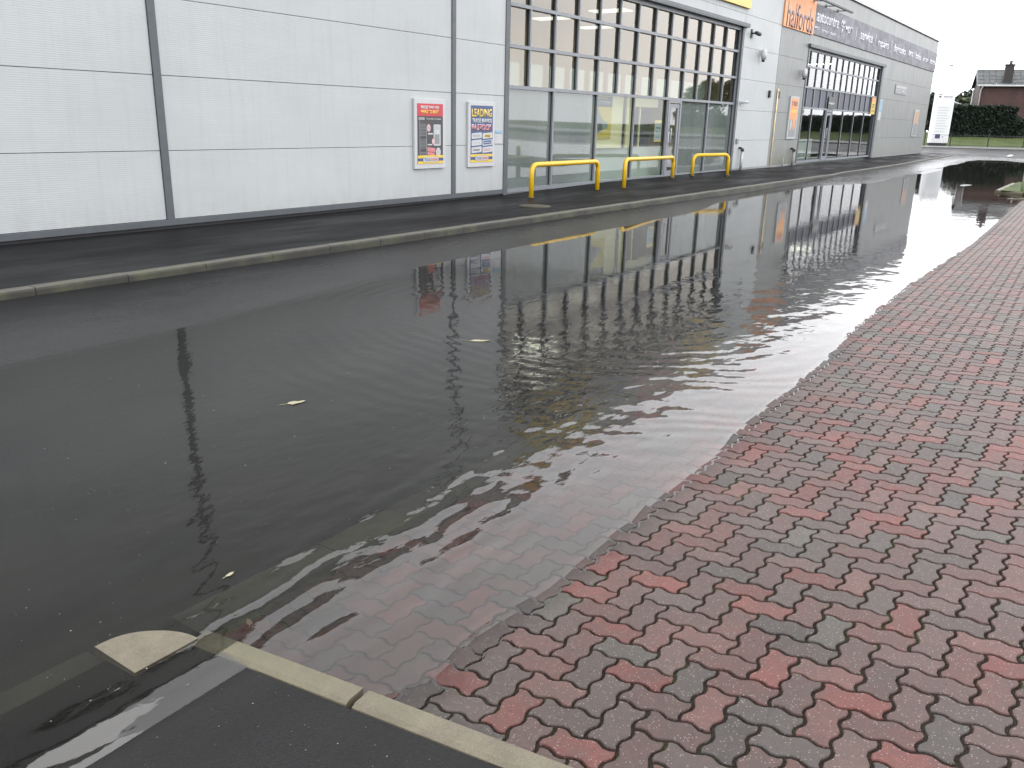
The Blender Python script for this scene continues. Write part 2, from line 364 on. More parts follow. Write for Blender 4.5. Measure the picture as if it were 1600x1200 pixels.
def m_water():
    b = NB('flood water'); c = b.coord(); x, y, z = b.xyz(c)
    # wind ripples: strong patches, calm patches; near zone carries longer waves
    M_ = lambda *a: b.math('MULTIPLY', *a)
    wv = b.noise(b.coord((1.0, 1.5, 1), rot=(0, 0, R(25))), 2.7, 2, .4)       # long soft swell
    fine = b.noise(b.coord((1.0, 1.8, 1), rot=(0, 0, R(-12))), 9, 3, .5)      # wind ripples
    dx = b.math('SUBTRACT', x, 7.2); dy = b.math('SUBTRACT', y, 3.6)
    rr = b.math('SQRT', b.math('ADD', M_(dx, dx), M_(dy, dy)))
    warp = b.math('ADD', rr, M_(b.noise(c, .8, 2), .5))
    ring = b.math('SINE', M_(warp, 36))
    ringm = M_(M_(b.rng(rr, .8, 1.6, 0, 1), b.rng(rr, 3.2, 4.6, 1, 0)), M_(b.rng(x, 6.2, 8.0, 1, .1), b.rng(b.noise(c, .9, 2), .35, .6, .3, 1)))
    # short steep waves running in to the near kerb
    bend = b.math('ADD', M_(b.noise(b.coord((.9, .9, 1)), 1.25, 2), .34), M_(M_(b.math('SUBTRACT', x, 1.2), b.math('SUBTRACT', x, 1.2)), -.035))
    kw = b.math('SINE', M_(b.math('ADD', y, bend), 46))
    kwm = M_(M_(b.rng(x, 1.2, 1.7, .27, 1), b.rng(x, 2.8, 5.4, 1, 0)), M_(b.rng(y, 1.66, 1.95, 0, 1), b.rng(y, 2.5, 3.2, 1, 0)))
    kwm = M_(kwm, b.rng(b.noise(b.coord((1.3, 2, 1)), 1.6, 2), .35, .6, .25, 1))
    swm = M_(b.rng(y, 1.65, 2.3, .1, 1), b.rng(y, 2.5, 3.8, 1, .07))
    swm = M_(swm, M_(b.rng(x, .8, 2.4, .1, 1), b.rng(x, 9.0, 14.0, 1, .1)))
    mid = M_(b.rng(x, 11, 15, 0, 1), b.rng(x, 36, 46, 1, .1))
    patch = b.rng(b.noise(b.coord((.35, .9, 1)), .5, 3), .35, .6, .2, 1)
    h = M_(M_(wv, swm), .0135)
    h = b.math('ADD', h, M_(M_(fine, swm), .0013))
    h = b.math('ADD', h, M_(M_(fine, M_(M_(mid, patch), b.rng(y, 1.9, 2.8, .15, 1))), .0009))
    h = b.math('ADD', h, M_(M_(ring, ringm), .0006))
    lf = M_(M_(b.rng(x, .8, 2.5, 0, 1), b.rng(x, 6.5, 8.5, 1, 0)), M_(b.rng(y, 2.3, 2.9, 0, 1), b.rng(y, 5.6, 6.6, 1, .1)))
    h = b.math('ADD', h, M_(M_(fine, lf), .0010))
    h = b.math('ADD', h, M_(M_(kw, kwm), .00085))
    h = b.math('ADD', h, M_(b.noise(c, .8, 2), .0009))
    bp = b.n('ShaderNodeBump'); bp.inputs['Distance'].default_value = 1.0; bp.inputs['Strength'].default_value = 1; b.l(h, bp.inputs['Height'])
    fr = b.n('ShaderNodeFresnel'); fr.inputs[0].default_value = 1.335; b.l(bp.outputs[0], fr.inputs['Normal'])
    tr = b.n('ShaderNodeBsdfTransparent'); tr.inputs[0].default_value = (.80, .79, .77, 1)
    gl = b.n('ShaderNodeBsdfGlossy'); gl.inputs['Roughness'].default_value = .018; b.l(bp.outputs[0], gl.inputs['Normal']); gl.inputs[0].default_value = (1, 1, 1, 1)
    geo = b.n('ShaderNodeNewGeometry'); deep = b.math('MAXIMUM', b.rng(y, 1.55, 2.5, 0, 1), b.rng(x, 26, 27, 0, 1)); b.l(b.mix(deep, (.9, .89, .87), (.56, .57, .55)), tr.inputs[0])
    mx = b.n('ShaderNodeMixShader'); b.l(b.math('MULTIPLY', b.math('MULTIPLY', b.math('MULTIPLY', fr.outputs[0], .86), b.math('MAXIMUM', b.rng(y, 4.2, 6.2, 1, .5), b.rng(x, 6.5, 9, 0, 1))), b.math('SUBTRACT', 1.0, geo.outputs['Backfacing'])), mx.inputs[0]); mk = b.n('ShaderNodeMixShader'); df = b.n('ShaderNodeBsdfDiffuse'); df.inputs[0].default_value = (.028, .026, .022, 1); b.l(b.math('MULTIPLY', b.math('ADD', b.math('MULTIPLY', deep, .16), .06), b.rng(b.noise(b.coord((.7, 1.3, 1)), 1.3, 4), .3, .7, .5, 1.5)), mk.inputs[0]); b.l(tr.outputs[0], mk.inputs[1]); b.l(df.outputs[0], mk.inputs[2])
    b.l(mk.outputs[0], mx.inputs[1]); b.l(gl.outputs[0], mx.inputs[2])
    b.l(mx.outputs[0], b.o.inputs[0]); return b.m
M_WATER = m_water()

# ------------------------------------------------------------------ ground heights (metres, water surface at z = 0)
YN = [(-6, 1.55), (1.6, 1.60), (1.73, 1.50), (2.02, 1.545), (2.44, 1.48), (3.28, 1.52), (4.54, 1.54), (6.4, 1.59), (8.26, 1.70), (10.57, 1.747), (13.1, 1.733), (15.3, 1.70), (19.6, 1.80), (23.2, 1.915), (40, 1.9)]
YF = [(-20, 6.0), (4.0, 6.15), (7.6, 6.70), (10.7, 6.80), (15.5, 6.85), (20, 7.5), (22.2, 7.9), (25.8, 7.6), (29.3, 6.6), (40, 6.9), (51, 7.0), (56.4, 7.25), (60, 7.0), (90, 7.0)]
XE = [(-30, 57), (4.6, 57.8), (5.8, 59.8), (6.7, 59.0), (9, 59)]
KB = [(-20, 8.08), (4, 8.06), (11, 8.10), (20, 8.14), (29.6, 8.18), (31.5, 8.32), (33.2, 8.52), (43, 8.52), (63.2, 9.18)]   # back edge of far kerb
KZ = [(-20, .15), (28.5, .15), (29.6, .15), (32.5, .10), (40, .12), (64, .14)]
FZ = [(-20, .13), (12, .135), (15.5, .155), (20, .225), (28, .235), (34, .20), (62, .18)]     # footpath level at the wall
def zpave(x, y): return .09*(interp(x, YN)-y)
def zroad(x, y):
    zf = np.clip((y-interp(x, YF))*.045, -.12, .085)
    ze = np.clip((x-interp(y, XE))*.012, -.12, .12)
    z = np.maximum(zf, ze)
    for cx, cy, rx, ry, hh in ((30.9, 7.0, 1.5, .42, .02), (34.6, 6.2, 1.6, .4, .012), (31.6, 4.0, 1.0, .3, .128), (40.5, 6.5, 3.2, .3, .025)):
        z = z+hh*np.exp(-(((x-cx)/rx)**4+((y-cy)/ry)**4))
    z = z+.003*np.sin(x*1.3+y*.7)*np.cos(x*.41-y*1.9)*np.clip((x-8)/10, 0, 1)
    z = np.where((x > 1.2) & (x < 26.2) & (y < 2.5), -.2, z)
    z = np.where((x <= 1.2) & (y < 2.45), -.2, z)
    return z
def kerbfront(x): return interp(x, KB)-.125
ys = np.concatenate([np.linspace(-30, -3, 10), np.arange(-2.6, 2.3, .4), np.arange(2.4, 7.9, .12)])
xs = np.concatenate([np.arange(-20, 2, .5), np.arange(2, 24, .3), np.arange(24, 62, .3), np.arange(62, 90, 1.0)])
def road_y(X, Y):
    # last rows follow the kerb face
    yk = kerbfront(X)+.02
    t = np.clip((Y-6.0)/(7.8-6.0), 0, 1); lim = np.minimum(yk, 9.2)
    return np.where(X < 63.5, Y+t*(lim-7.8), Y+t*(lim-7.8))
o = gridsheet('road', xs, ys[ys < 7.86], zroad, M_ROAD, yf=road_y); tag(o, kind='structure')
# far junction road, wide sheet continuing round the end of the building
def zfar(x, y): return np.full_like(x, .06)+np.clip((x-63.5)*.002, 0, .05)
o = gridsheet('road', np.array([63.6, 70, 80, 100]), np.array([9.1, 20, 40, 70]), lambda x, y: zroad(x, np.minimum(y, 9.15))+.0, M_ROAD); tag(o, kind='structure')

# water surface
o = gridsheet('water', np.array([-20, 0, 20, 40, 61.5]), np.array([-30, -10, 2, 5, 7.95]), lambda x, y: x*0, M_WATER, smooth=False); tag(o, kind='structure')

# footpath between kerb and wall
def zfoot(X, Y):
    kb = interp(X, KB); t = np.clip((Y-kb)/(10.9-kb), 0, 1)
    return interp(X, KZ)*(1-t)+interp(X, FZ)*t+.004*np.sin(X*.9)*np.sin(Y*2.1)
ts = np.linspace(0, 1, 12); xs2 = np.arange(-20, 64.5, .5)
o = gridsheet('footpath', xs2, ts, zfoot, M_PATH, yf=lambda X, T: interp(X, KB)-.003+T*(10.84-interp(X, KB))); tag(o, kind='structure')
o = gridsheet('footpath', np.arange(61.9, 65.1, .5), np.linspace(10.84, 60, 8), lambda X, Y: X*0+.16, M_PATH); tag(o, kind='structure')

# far kerb, one mesh of butted kerb stones
def kerb_run(bm, pts, width, zt, zb, stone=.914, jit=.003):
    """pts polyline of the back edge (dense function), stones butt with a 5 mm gap; road is on the right side (-normal)"""
    P = [Vector(p) for p in pts]; ln = [0]
    for a, b in zip(P, P[1:]): ln.append(ln[-1]+(b-a).length)
    def at(s):
        s = min(max(s, 0), ln[-1]-1e-6); i = max(k for k in range(len(ln)-1) if ln[k] <= s)
        return P[i].lerp(P[i+1], (s-ln[i])/(ln[i+1]-ln[i]))
    s = 0
    while s < ln[-1]-.05:
        a, b = at(s+.003), at(min(s+stone-.003, ln[-1])); d = (b-a).normalized(); n = Vector((d.y, -d.x))
        ja, jb = random.uniform(-jit, jit), random.uniform(-jit, jit)
        za, zb2 = zt(a.x, a.y)+ja, zt(b.x, b.y)+jb
        prof = [(0, zb, 0), (0, 0, 1), (width-.022, 0, 1), (width-.006, -.008, 1), (width, -.028, 1), (width+.012, zb, 0)]
        ra, rb = [], []
        for off, zz, rel in prof:
            ra.append(bm.verts.new((a.x+n.x*off, a.y+n.y*off, (za+zz) if rel else zz)))
            rb.append(bm.verts.new((b.x+n.x*off, b.y+n.y*off, (zb2+zz) if rel else zz)))
        k = len(prof)
        for i in range(k-1): bm.faces.new((ra[i], rb[i], rb[i+1], ra[i+1]))
        bm.faces.new(ra); bm.faces.new(rb[::-1])
        s += stone
bm = bmesh.new(); kerb_run(bm, [(x, float(interp(x, KB))) for x in np.arange(-20, 63.3, .5)], .125, lambda x, y: float(interp(x, KZ))+.006, -.14)
bmesh.ops.recalc_face_normals(bm, faces=bm.faces)
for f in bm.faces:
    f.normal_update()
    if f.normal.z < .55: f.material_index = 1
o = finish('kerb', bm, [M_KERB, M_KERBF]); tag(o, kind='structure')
bm = bmesh.new(); kerb_run(bm, [(63.2, 9.18), (64.3, 9.35), (65.0, 10.0), (65.2, 11), (65.2, 60)], .125, lambda x, y: .15, -.05)
bmesh.ops.recalc_face_normals(bm, faces=bm.faces); o = finish('kerb', bm, M_KERB); tag(o, kind='structure')
# gulley grime strip at wall foot is left to the footpath material

# near kerb (submerged edge of the block paving)
bm = bmesh.new()
kerb_run(bm, [(26.0, 2.38), (1.52, 2.38)], .19, lambda x, y: -.055, -.25)
bmesh.ops.recalc_face_normals(bm, faces=bm.faces); o = finish('kerb', bm, M_KERBW); tag(o, kind='structure')
bm = bmesh.new(); kerb_run(bm, [(1.21, 2.45), (-12, 2.45)], .13, lambda x, y: -.028, -.25)
bmesh.ops.recalc_face_normals(bm, faces=bm.faces); o = finish('kerb', bm, M_KERBW); tag(o, kind='structure')
# pale end kerb of the paving far away
bm = bmesh.new(); kerb_run(bm, [(26.15, -8), (26.15, 2.3)], .15, lambda x, y: max(zpave(26, y)+.03, .02), -.2)
bmesh.ops.recalc_face_normals(bm, faces=bm.faces); o = finish('kerb', bm, M_KERBN); tag(o, kind='structure')
# cross kerb between apron and pavers
def cross(y): return 1.425+(2.28-y)*.09
bm = bmesh.new(); kerb_run(bm, [(cross(y), y) for y in np.arange(1.62, 2.36, .05)][::-1], .088, lambda x, y: .05*(2.2-y), -.2, stone=2)
kerb_run(bm, [(cross(y), y) for y in np.arange(-5, 1.611, .05)][::-1], .088, lambda x, y: .05*(2.2-y), -.2, jit=.001)
bmesh.ops.recalc_face_normals(bm, faces=bm.faces); o = finish('kerb', bm, M_KERBN)
# kerb_run puts width to the right of travel: travelling -y the right side is -x; shift so pavers butt on +x
for v in o.data.vertices: v.co.x += .088
tag(o, kind='structure')
# quadrant block
bm = bmesh.new(); n = 14; q = [(1.215, 2.285)]+[(1.215+.235*math.cos(a), 2.285+.235*math.sin(a)) for a in np.linspace(0, math.pi/2, n)]
top = [bm.verts.new((x, y, .005+(.002*math.sin(x*30)))) for x, y in q]; low = [bm.verts.new((x+.004*(x-1.3), y+.004, -.02)) for x, y in q]; bot = [bm.verts.new((x, y, -.2)) for x, y in q]
bm.faces.new(top)
for A, B in ((top, low), (low, bot)):
    for i in range(len(q)): bm.faces.new((A[i], B[i], B[(i+1) % len(q)], A[(i+1) % len(q)]))
bmesh.ops.recalc_face_normals(bm, faces=bm.faces)
o = finish('kerb', bm, M_KERBN); tag(o, kind='structure')

# asphalt apron, lower left
o = gridsheet('apron', np.arange(-12, 1.01, .5).tolist()+[1.5], np.arange(-6, 2.51, .25), lambda x, y: .05*(2.02+.02*np.sin(x*9)-y)+.001*np.sin(x*4+y*3), M_APRON, yf=None); tag(o, kind='structure')
for v in o.data.vertices:
    if v.co.x > 1.01: v.co.x = cross(v.co.y)-.0
    if v.co.y > 2.45: v.co.y = 2.455

# joint bed below the pavers
o = gridsheet('paving_bed', np.arange(1.5, 26.05, .25), np.arange(-6, 2.4, .17), lambda x, y: zpave(x, y)-.0085, M_JOINT); tag(o, kind='structure')
for v in o.data.vertices:
    if v.co.x < 1.51: v.co.x = cross(v.co.y)+.07
    if v.co.y > 2.2 and v.co.y > 2.3: v.co.y = 2.375

# ------------------------------------------------------------------ zigzag block paving (herringbone)
def build_paving():
    w_ = .1; ANG = R(1.19); OX, OY = 1.19450654*1.73, .66177368*1.73
    amp = .08; prof = [(0, 0), (.17, 1), (.36, 1), (.64, -1), (.83, -1)]
    def edge(p, d):
        # unit edge from p along d (0:+x 1:+y 2:-x 3:-y); displacement odd about its middle
        D = [(1, 0), (0, 1), (-1, 0), (0, -1)][d]; Nn = (-D[1], D[0]); out = []
        for t, s in prof: out.append((p[0]+D[0]*t+Nn[0]*s*amp, p[1]+D[1]*t+Nn[1]*s*amp))
        return out
    def outline(hor):
        path = [(0, 0)]; seq = ([0, 0, 1, 2, 2, 3] if hor else [0, 1, 1, 2, 3, 3]); o = []
        p = (0, 0)
        for d in seq:
            o += edge(p, d); D = [(1, 0), (0, 1), (-1, 0), (0, -1)][d]; p = (p[0]+D[0], p[1]+D[1])
        return np.array(o)
    H_, V_ = outline(True), outline(False)
    def inset(P, g):
        n = len(P); a = P-np.roll(P, 1, 0); b = np.roll(P, -1, 0)-P
        na = np.stack([-a[:, 1], a[:, 0]], 1)/np.linalg.norm(a, axis=1)[:, None]; nb = np.stack([-b[:, 1], b[:, 0]], 1)/np.linalg.norm(b, axis=1)[:, None]
        m = na+nb; m /= np.maximum((m*na).sum(1), .5)[:, None]
        return P+m*g
    c, s = math.cos(ANG), math.sin(ANG)
    verts, faces, cols = [], [], []
    pal = [((.112, .043, .037), .14), ((.095, .05, .044), .26), ((.08, .052, .046), .28), ((.067, .051, .046), .18), ((.055, .048, .044), .10), ((.07, .064, .055), .04)]
    pv = np.array([p for _, p in pal]); pv /= pv.sum()
    shapes = {}
    for k, P in (('H', H_), ('V', V_)):
        shapes[k] = (inset(P, .078)*w_, inset(P, .054)*w_)
    nv = 0
    VS, FS, CS = [], [], []
    nP = len(H_)
    base_f = []
    top = list(range(nP))
    for a in range(-170, 300):
        for b in range(-70, 40):
            # herringbone: horizontal brick occupies cells (i,j),(i+1,j) with (i-j)%4==0 ; vertical brick cells (i,j),(i,j+1) with (i-j)%4==3 ... 
            r_ = (a-b) % 4
            if r_ == 0: k = 'H'
            elif r_ == 3: k = 'V'
            else: continue
            gx, gy = a*w_, b*w_
            if k == 'V': gy = (b)*w_
            cx, cy = gx+.1, gy+.1
            X = OX+cx*c-cy*s; Y = OY+cx*s+cy*c
            if X < cross(Y)+.0 or X > 26.1 or Y > 2.42 or Y < -3.6: continue
            if X > 12 and Y < -1.6-(0): 
                if X > 20 and Y < -2.6: continue
            ti, lo = shapes[k]
            tx, ty = rng.normal(0, .006, 2); dz = rng.normal(0, .0008)
            jr = rng.normal(0, .012); cj, sj = math.cos(jr), math.sin(jr)
            ctr = np.array([.1, .05]) if k == 'H' else np.array([.05, .1])
            def place(P, dzz):
                Q = (P-ctr)@np.array([[cj, sj], [-sj, cj]])
                U = Q[:, 0]+ctr[0]+gx; Vv = Q[:, 1]+ctr[1]+gy
                XX = OX+U*c-Vv*s; YY = OY+U*s+Vv*c
                ZZ = zpave(XX, YY)+dz+.0022*np.sin(XX*2.3+1.1*np.sin(YY*3.1))*np.cos(YY*2.7)+Q[:, 0]*tx+Q[:, 1]*ty+dzz
                return np.stack([XX, YY, ZZ], 1)
            A = place(ti, 0.); B = place(lo, -.0028); Cc = place(lo, -.012)
            VS += [A, B, Cc]
            n0 = nv; FS.append([n0+i for i in range(nP)])
            for q0 in (0, nP):
                for i in range(nP):
                    j = (i+1) % nP; FS.append([n0+q0+i, n0+q0+nP+i, n0+q0+nP+j, n0+q0+j])
            nv += 3*nP
            col = np.array(pal[rng.choice(len(pal), p=pv)][0])*rng.uniform(.85, 1.18)
            CS.append(col)
    V = np.concatenate(VS)
    # trim pavers cleanly at the cross kerb and the submerged kerb
    lim = np.array([cross(y)+.004 for y in V[:, 1]])+.088
    lim = lim-.088+.0
    V[:, 0] = np.maximum(V[:, 0], lim+.0)
    V[:, 1] = np.minimum(V[:, 1], 2.376)
    me = bpy.data.meshes.new('brick_paving'); me.from_pydata(V.tolist(), [], FS); me.update()
    at = me.attributes.new('tone', 'FLOAT_COLOR', 'POINT')
    cc = np.repeat(np.array(CS), 3*nP, axis=0); cc = np.concatenate([cc, np.ones((len(cc), 1))], 1).astype(np.float32)
    at.data.foreach_set('color', cc.ravel())
    o = bpy.data.objects.new('brick_paving', me); COL.objects.link(o); me.materials.append(M_PAVER); tag(o, kind='structure')
    print('pavers', len(CS))
build_paving()

# ------------------------------------------------------------------ the retail building
FY = 10.81; RZ = 7.0
B = empty('retail_building', 'long grey clad single storey trade unit with two glazed shopfronts behind the flooded road', 'building', (30, FY, .15))
JZ = [.27, 1.20, 2.18, 3.16, 4.14, 5.12, 6.10, 6.88]
def panels(x0, x1, m, skip=None, gap=.0042, rows=None):
    bm = bmesh.new(); zz = rows or JZ
    for z0, z1 in zip(zz, zz[1:]):
        segs = [(x0, x1)]
        pieces = []
        for a, b in segs:
            if skip and z0 < skip[3] and z1 > skip[2]:
                sx0, sx1, sz0, sz1 = skip
                if a < sx0: pieces.append((a, min(b, sx0), z0, z1))
                if b > sx1: pieces.append((max(a, sx1), b, z0, z1))
                if z1 > sz1 and not (b <= sx0 or a >= sx1): pieces.append((max(a, sx0), min(b, sx1), sz1, z1))
            else: pieces.append((a, b, z0, z1))
        for a, b, c0, c1 in pieces:
            if b-a > .02: bx(bm, a+gap, b-gap, FY, FY+.08, c0+gap, c1-gap)
    return finish('wall_panel', bm, m, B)
S1, S2 = (15.13, 28.45, 0, 4.80), (35.45, 48.35, 0, 4.72)
STR = [(-5.56, 0), (.74, 0), (7.10, 0), (13.43, 0)]
xsd = [-12]+[s for s, _ in STR]
for a, b in zip(xsd, xsd[1:]+[15.13]): panels(a+(.06 if a > -12 else 0), b-(.06 if b < 15.1 else -.0), M_PANEL)
panels(15.13, 22.0, M_PANEL2, S1); panels(22.0, 25.95, M_PANEL2, S1); panels(25.95, 32.02, M_PANEL2, S1)
for a, b in zip([32.12, 38.08, 44.25, 50.02, 55.85], [38.08, 44.25, 50.02, 55.85, 61.85]): panels(a, b, M_PANEL3, S2)
# end wall returning from the far corner, and backing
bm = bmesh.new()
for z0, z1 in zip(JZ, JZ[1:]):
    for k in range(5): bx(bm, 61.77, 61.85, FY+.085+k*6, FY+.085+k*6+5.985, z0+.007, z1-.007)
finish('wall_panel', bm, M_PANEL3, B)
bm = bmesh.new()
def wall_back(a, b, z0, z1): bx(bm, a, b, FY+.05, FY+.22, z0, z1)
wall_back(-12, 15.13, .1, 6.9); wall_back(28.45, 35.45, .1, 6.9); wall_back(48.35, 61.72, .1, 6.9); wall_back(15.13, 28.45, 4.8, 6.9); wall_back(35.45, 48.35, 4.72, 6.9)
bx(bm, 61.5, 61.74, FY+.22, FY+30, .1, 6.9)
finish('backing_wall', bm, M_GROOVE, B)
for s, _ in STR: boxo('cover_strip', s-.058, s+.058, FY-.022, FY+.05, .27, 6.88, M_STRIP, B, .003)
boxo('cover_strip', 32.03, 32.11, FY-.006, FY+.05, .27, 6.88, M_GREY, B, .003)
for a, b in ((-12, 15.1), (28.46, 35.4), (48.36, 61.85)): boxo('base_flashing', a, b, FY-.028, FY+.05, .185 if a < 0 else .2, .268, M_STRIP if a < 0 else M_GREY, B, .003)
for a, b in ((-12, 15.1), (28.46, 35.4), (48.36, 61.8)): boxo('plinth', a, b, FY+.02, FY+.2, 0.0, .186 if a < 0 else .2, M_BLACK, B)
boxo('gutter_gap', -12, 61.86, FY+.01, FY+.2, 6.885, 6.93, M_BLACK, B)
boxo('roof_coping', -12.1, 61.95, FY-.06, FY+.5, 6.935, 7.08, M_COPING, B, .006)
boxo('roof_coping', 61.5, 61.95, FY+.5, FY+30, 6.935, 7.08, M_COPING, B, .006)
boxo('roof', -12, 61.5, FY+.5, FY+30, 6.7, 6.9, M_GREY, B)

def shopfront(x0, x1, z0, mull, zt, lowm, doorx, lows, film=None, hood=(4.80, .14), reveal=.16, core=.06, up=None):
    """frame, mullions, panes, door.  mull = x of the upper mullions, zt transom heights"""
    ztop = zt[-1]; GYB = FY+.085+core
    bm = bmesh.new(); cap0, cap1 = (FY+.045, FY+.085) if core > .04 else (FY+.068, FY+.085)
    def vm(x, a, b, wd=.055): bx(bm, x-wd/2, x+wd/2, cap0, cap1, a, b)
    edges = [x0+.03]+mull+[x1-.03]
    for z in zt[1:-1]: bx(bm, x0, x1, cap0-.002, cap1-.002, z-.035, z+.035)
    bx(bm, x0, x1, cap0-.004, cap1, z0, z0+.09); bx(bm, x0, x1, cap0-.004, cap1, ztop-.07, ztop)
    for x in mull:
        for a, b in zip(zt[1:], zt[2:]): vm(x, a+.036, b-.036)
    for x in lowm: vm(x, z0+.09, zt[1]-.036)
    vm(x0+.03, z0+.09, ztop-.07, .06); vm(x1-.03, z0+.09, ztop-.07, .06)
    fr = finish('shopfront_frame', bm, M_FRAME, B)
    bm = bmesh.new()
    for x in mull: bx(bm, x-.024, x+.024, cap1, GYB, zt[1]+.036, ztop-.07)
    for x in lowm: bx(bm, x-.024, x+.024, cap1, GYB, z0+.09, zt[1]-.036)
    for z in zt[1:-1]: bx(bm, x0+.06, x1-.06, cap1, GYB-.003, z-.02, z+.02)
    finish('mullion_core', bm, M_BLACK, fr)
    # panes, one mesh per glazed row
    GY = FY+.087+core*.6
    def pane(a, b, c0, c1, m):
        bm = bmesh.new(); bx(bm, a, b, GY, GY+.012, c0, c1); return finish('glass_pane', bm, m, fr)
    le = [x0+.03]+lowm+[x1-.03]
    for i, (a, b) in enumerate(zip(le, le[1:])):
        if doorx and abs((a+b)/2-(doorx[0]+doorx[1])/2) < .3: continue
        pane(a+.026, b-.026, z0+.09, zt[1]-.03, lows[i])
    ue = [x0+.03]+mull+[x1-.03]
    for k, (c0, c1) in enumerate(zip(zt[1:], zt[2:])):
        for a, b in zip(ue, ue[1:]): pane(a+.026, b-.026, c0+.021, c1-.021, film if (film and k == 0) else (up or M_GLASS))
    # door
    if doorx:
        a, b = doorx; dt = zt[1]-.04
        bm = bmesh.new(); dy0, dy1 = FY+.03, FY+.10
        bx(bm, a, a+.07, dy0, dy1, z0, dt); bx(bm, b-.07, b, dy0, dy1, z0, dt); bx(bm, a+.07, b-.07, dy0, dy1, dt-.07, dt)
        bx(bm, a+.09, a+.20, dy0+.015, dy1, z0+.02, dt-.09); bx(bm, b-.20, b-.09, dy0+.015, dy1, z0+.02, dt-.09)
        bx(bm, a+.20, b-.20, dy0+.015, dy1, dt-.2, dt-.09); bx(bm, a+.20, b-.20, dy0+.015, dy1, z0+.02, z0+.2)
        d = finish('door', bm, M_FRAME, B)
        bm = bmesh.new(); bx(bm, a+.2, b-.2, FY+.075, FY+.085, z0+.2, dt-.2); finish('door_glass', bm, M_GLASS, d)
        bm = bmesh.new(); hx = a+.16
        tube(bm, [(hx, FY-.03, z0+.95), (hx, FY-.03, z0+1.4)], .014, 8); tube(bm, [(hx, FY-.03, z0+1.0), (hx, FY+.05, z0+1.0)], .01, 8); tube(bm, [(hx, FY-.03, z0+1.35), (hx, FY+.05, z0+1.35)], .01, 8)
        bx(bm, hx-.035, hx+.035, FY+.035, FY+.044, z0+.98, z0+1.3)
        finish('door_handle', bm, M_WHITE, d)
    # reveals
    boxo('window_jamb', x1, x1+reveal, FY-.02, FY+.24, z0-.05, ztop+.1, M_STRIP, B, .004)
    boxo('window_jamb', x0-.15, x0, FY-.02, FY+.24, z0-.05, ztop+.1, M_STRIP, B, .004)
    # hood above
    bm = bmesh.new(); bx(bm, x0-.25, x1+.3, FY-hood[1], FY+.1, hood[0]-.06, hood[0]+.03)
    bx(bm, x0-.25, x1+.3, FY-hood[1]+.006, FY+.1, hood[0]-.09, hood[0]-.06)
    finish('window_hood', bm, M_STRIP, B)
    bm = bmesh.new(); bx(bm, x0, x1, FY+.04, FY+.2, ztop, hood[0]-.09); finish('head_trim', bm, M_FRAME, B)
m1 = [16.12+i*1.003 for i in range(12)]
shopfront(15.27, 28.28, .18, m1, [.18, 2.37, 3.18, 3.98, 4.68], [17.13, 19.15, 21.15, 23.18, 24.10, 26.13], (23.21, 24.07), [M_FROST, M_FROST, M_GLASSL, M_GLASSL, M_GLASSL, M_FROST, M_FROST], hood=(4.80, .13), up=M_GLASSU, core=.045)
m2 = [36.16+i*.971 for i in range(12)]
shopfront(35.58, 48.0, .26, m2, [.26, 2.42, 3.21, 3.98, 4.62], [37.16, 39.10, 40.10, 42.0, 43.95, 45.88], (39.13, 40.07), [M_GLASS]*7, film=M_SPAN, hood=(4.74, .12), reveal=.34, core=.03)

# interiors
def room(x0, x1, y1, zc, wallm, lowm, split):
    bm = bmesh.new(); y0 = FY+.25
    bx(bm, x0, x1, y1, y1+.1, split, zc); finish('interior_wall', bm, wallm, B)
    bm = bmesh.new(); bx(bm, x0, x1, y1-.03, y1+.1, .1, split); bx(bm, x0-.1, x0, y0, y1, .1, zc); bx(bm, x1, x1+.1, y0, y1, .1, zc); finish('interior_wall', bm, lowm, B)
    bm = bmesh.new(); bx(bm, x0, x1, y0-.1, y1, zc, zc+.1); finish('interior_ceiling', bm, M_GREYIN, B)
    bm = bmesh.new(); bx(bm, x0, x1, FY+.1, y1, .08, .17); finish('interior_floor', bm, M_FLOOR, B)
room(14.6, 31.6, 17.5, 5.3, M_TAN, M_CREAM, 2.5)
room(33.0, 55.0, 16.0, 5.2, M_GREYIN, M_GREY, 2.0)
b_ = NB('lit tube'); em = b_.n('ShaderNodeEmission'); em.inputs[0].default_value = (1, .93, .78, 1); em.inputs[1].default_value = 20; b_.l(em.outputs[0], b_.o.inputs[0]); M_LIT = b_.m
b_ = NB('added interior fill'); em = b_.n('ShaderNodeEmission'); em.inputs[0].default_value = (1, .92, .76, 1); em.inputs[1].default_value = 1.3; b_.l(em.outputs[0], b_.o.inputs[0]); M_FILL = b_.m  # unseen glowing panels added to lift the shop interior
for xx, yy, hw, hl, mm in ((17.6, 13.2, .07, .8, M_LIT), (20.6, 13.4, .07, .8, M_LIT), (18.5, 16.4, .3, .6, M_FILL), (22, 16.4, .3, .6, M_FILL), (25.5, 16.4, .3, .6, M_FILL), (28.5, 16.4, .3, .6, M_FILL), (24.5, 13.6, .3, .6, M_FILL)):  # the two narrow tubes are real lamps, the wide panels added fill
    f = boxo('ceiling_light_or_fill', xx-hw-.03, xx+hw+.03, yy-hl-.04, yy+hl+.04, 4.94, 5.02, M_WHITE, B)
    boxo('lamp_or_fill_panel', xx-hw, xx+hw, yy-hl, yy+hl, 4.91, 4.938, mm, f)
for xx in (38, 43, 48):
    f = boxo('ceiling_light_or_fill', xx-.1, xx+.1, 13.2, 14.7, 4.84, 4.92, M_WHITE, B); boxo('lamp_or_fill_panel', xx-.05, xx+.05, 13.25, 14.65, 4.815, 4.838, M_LIT, f)
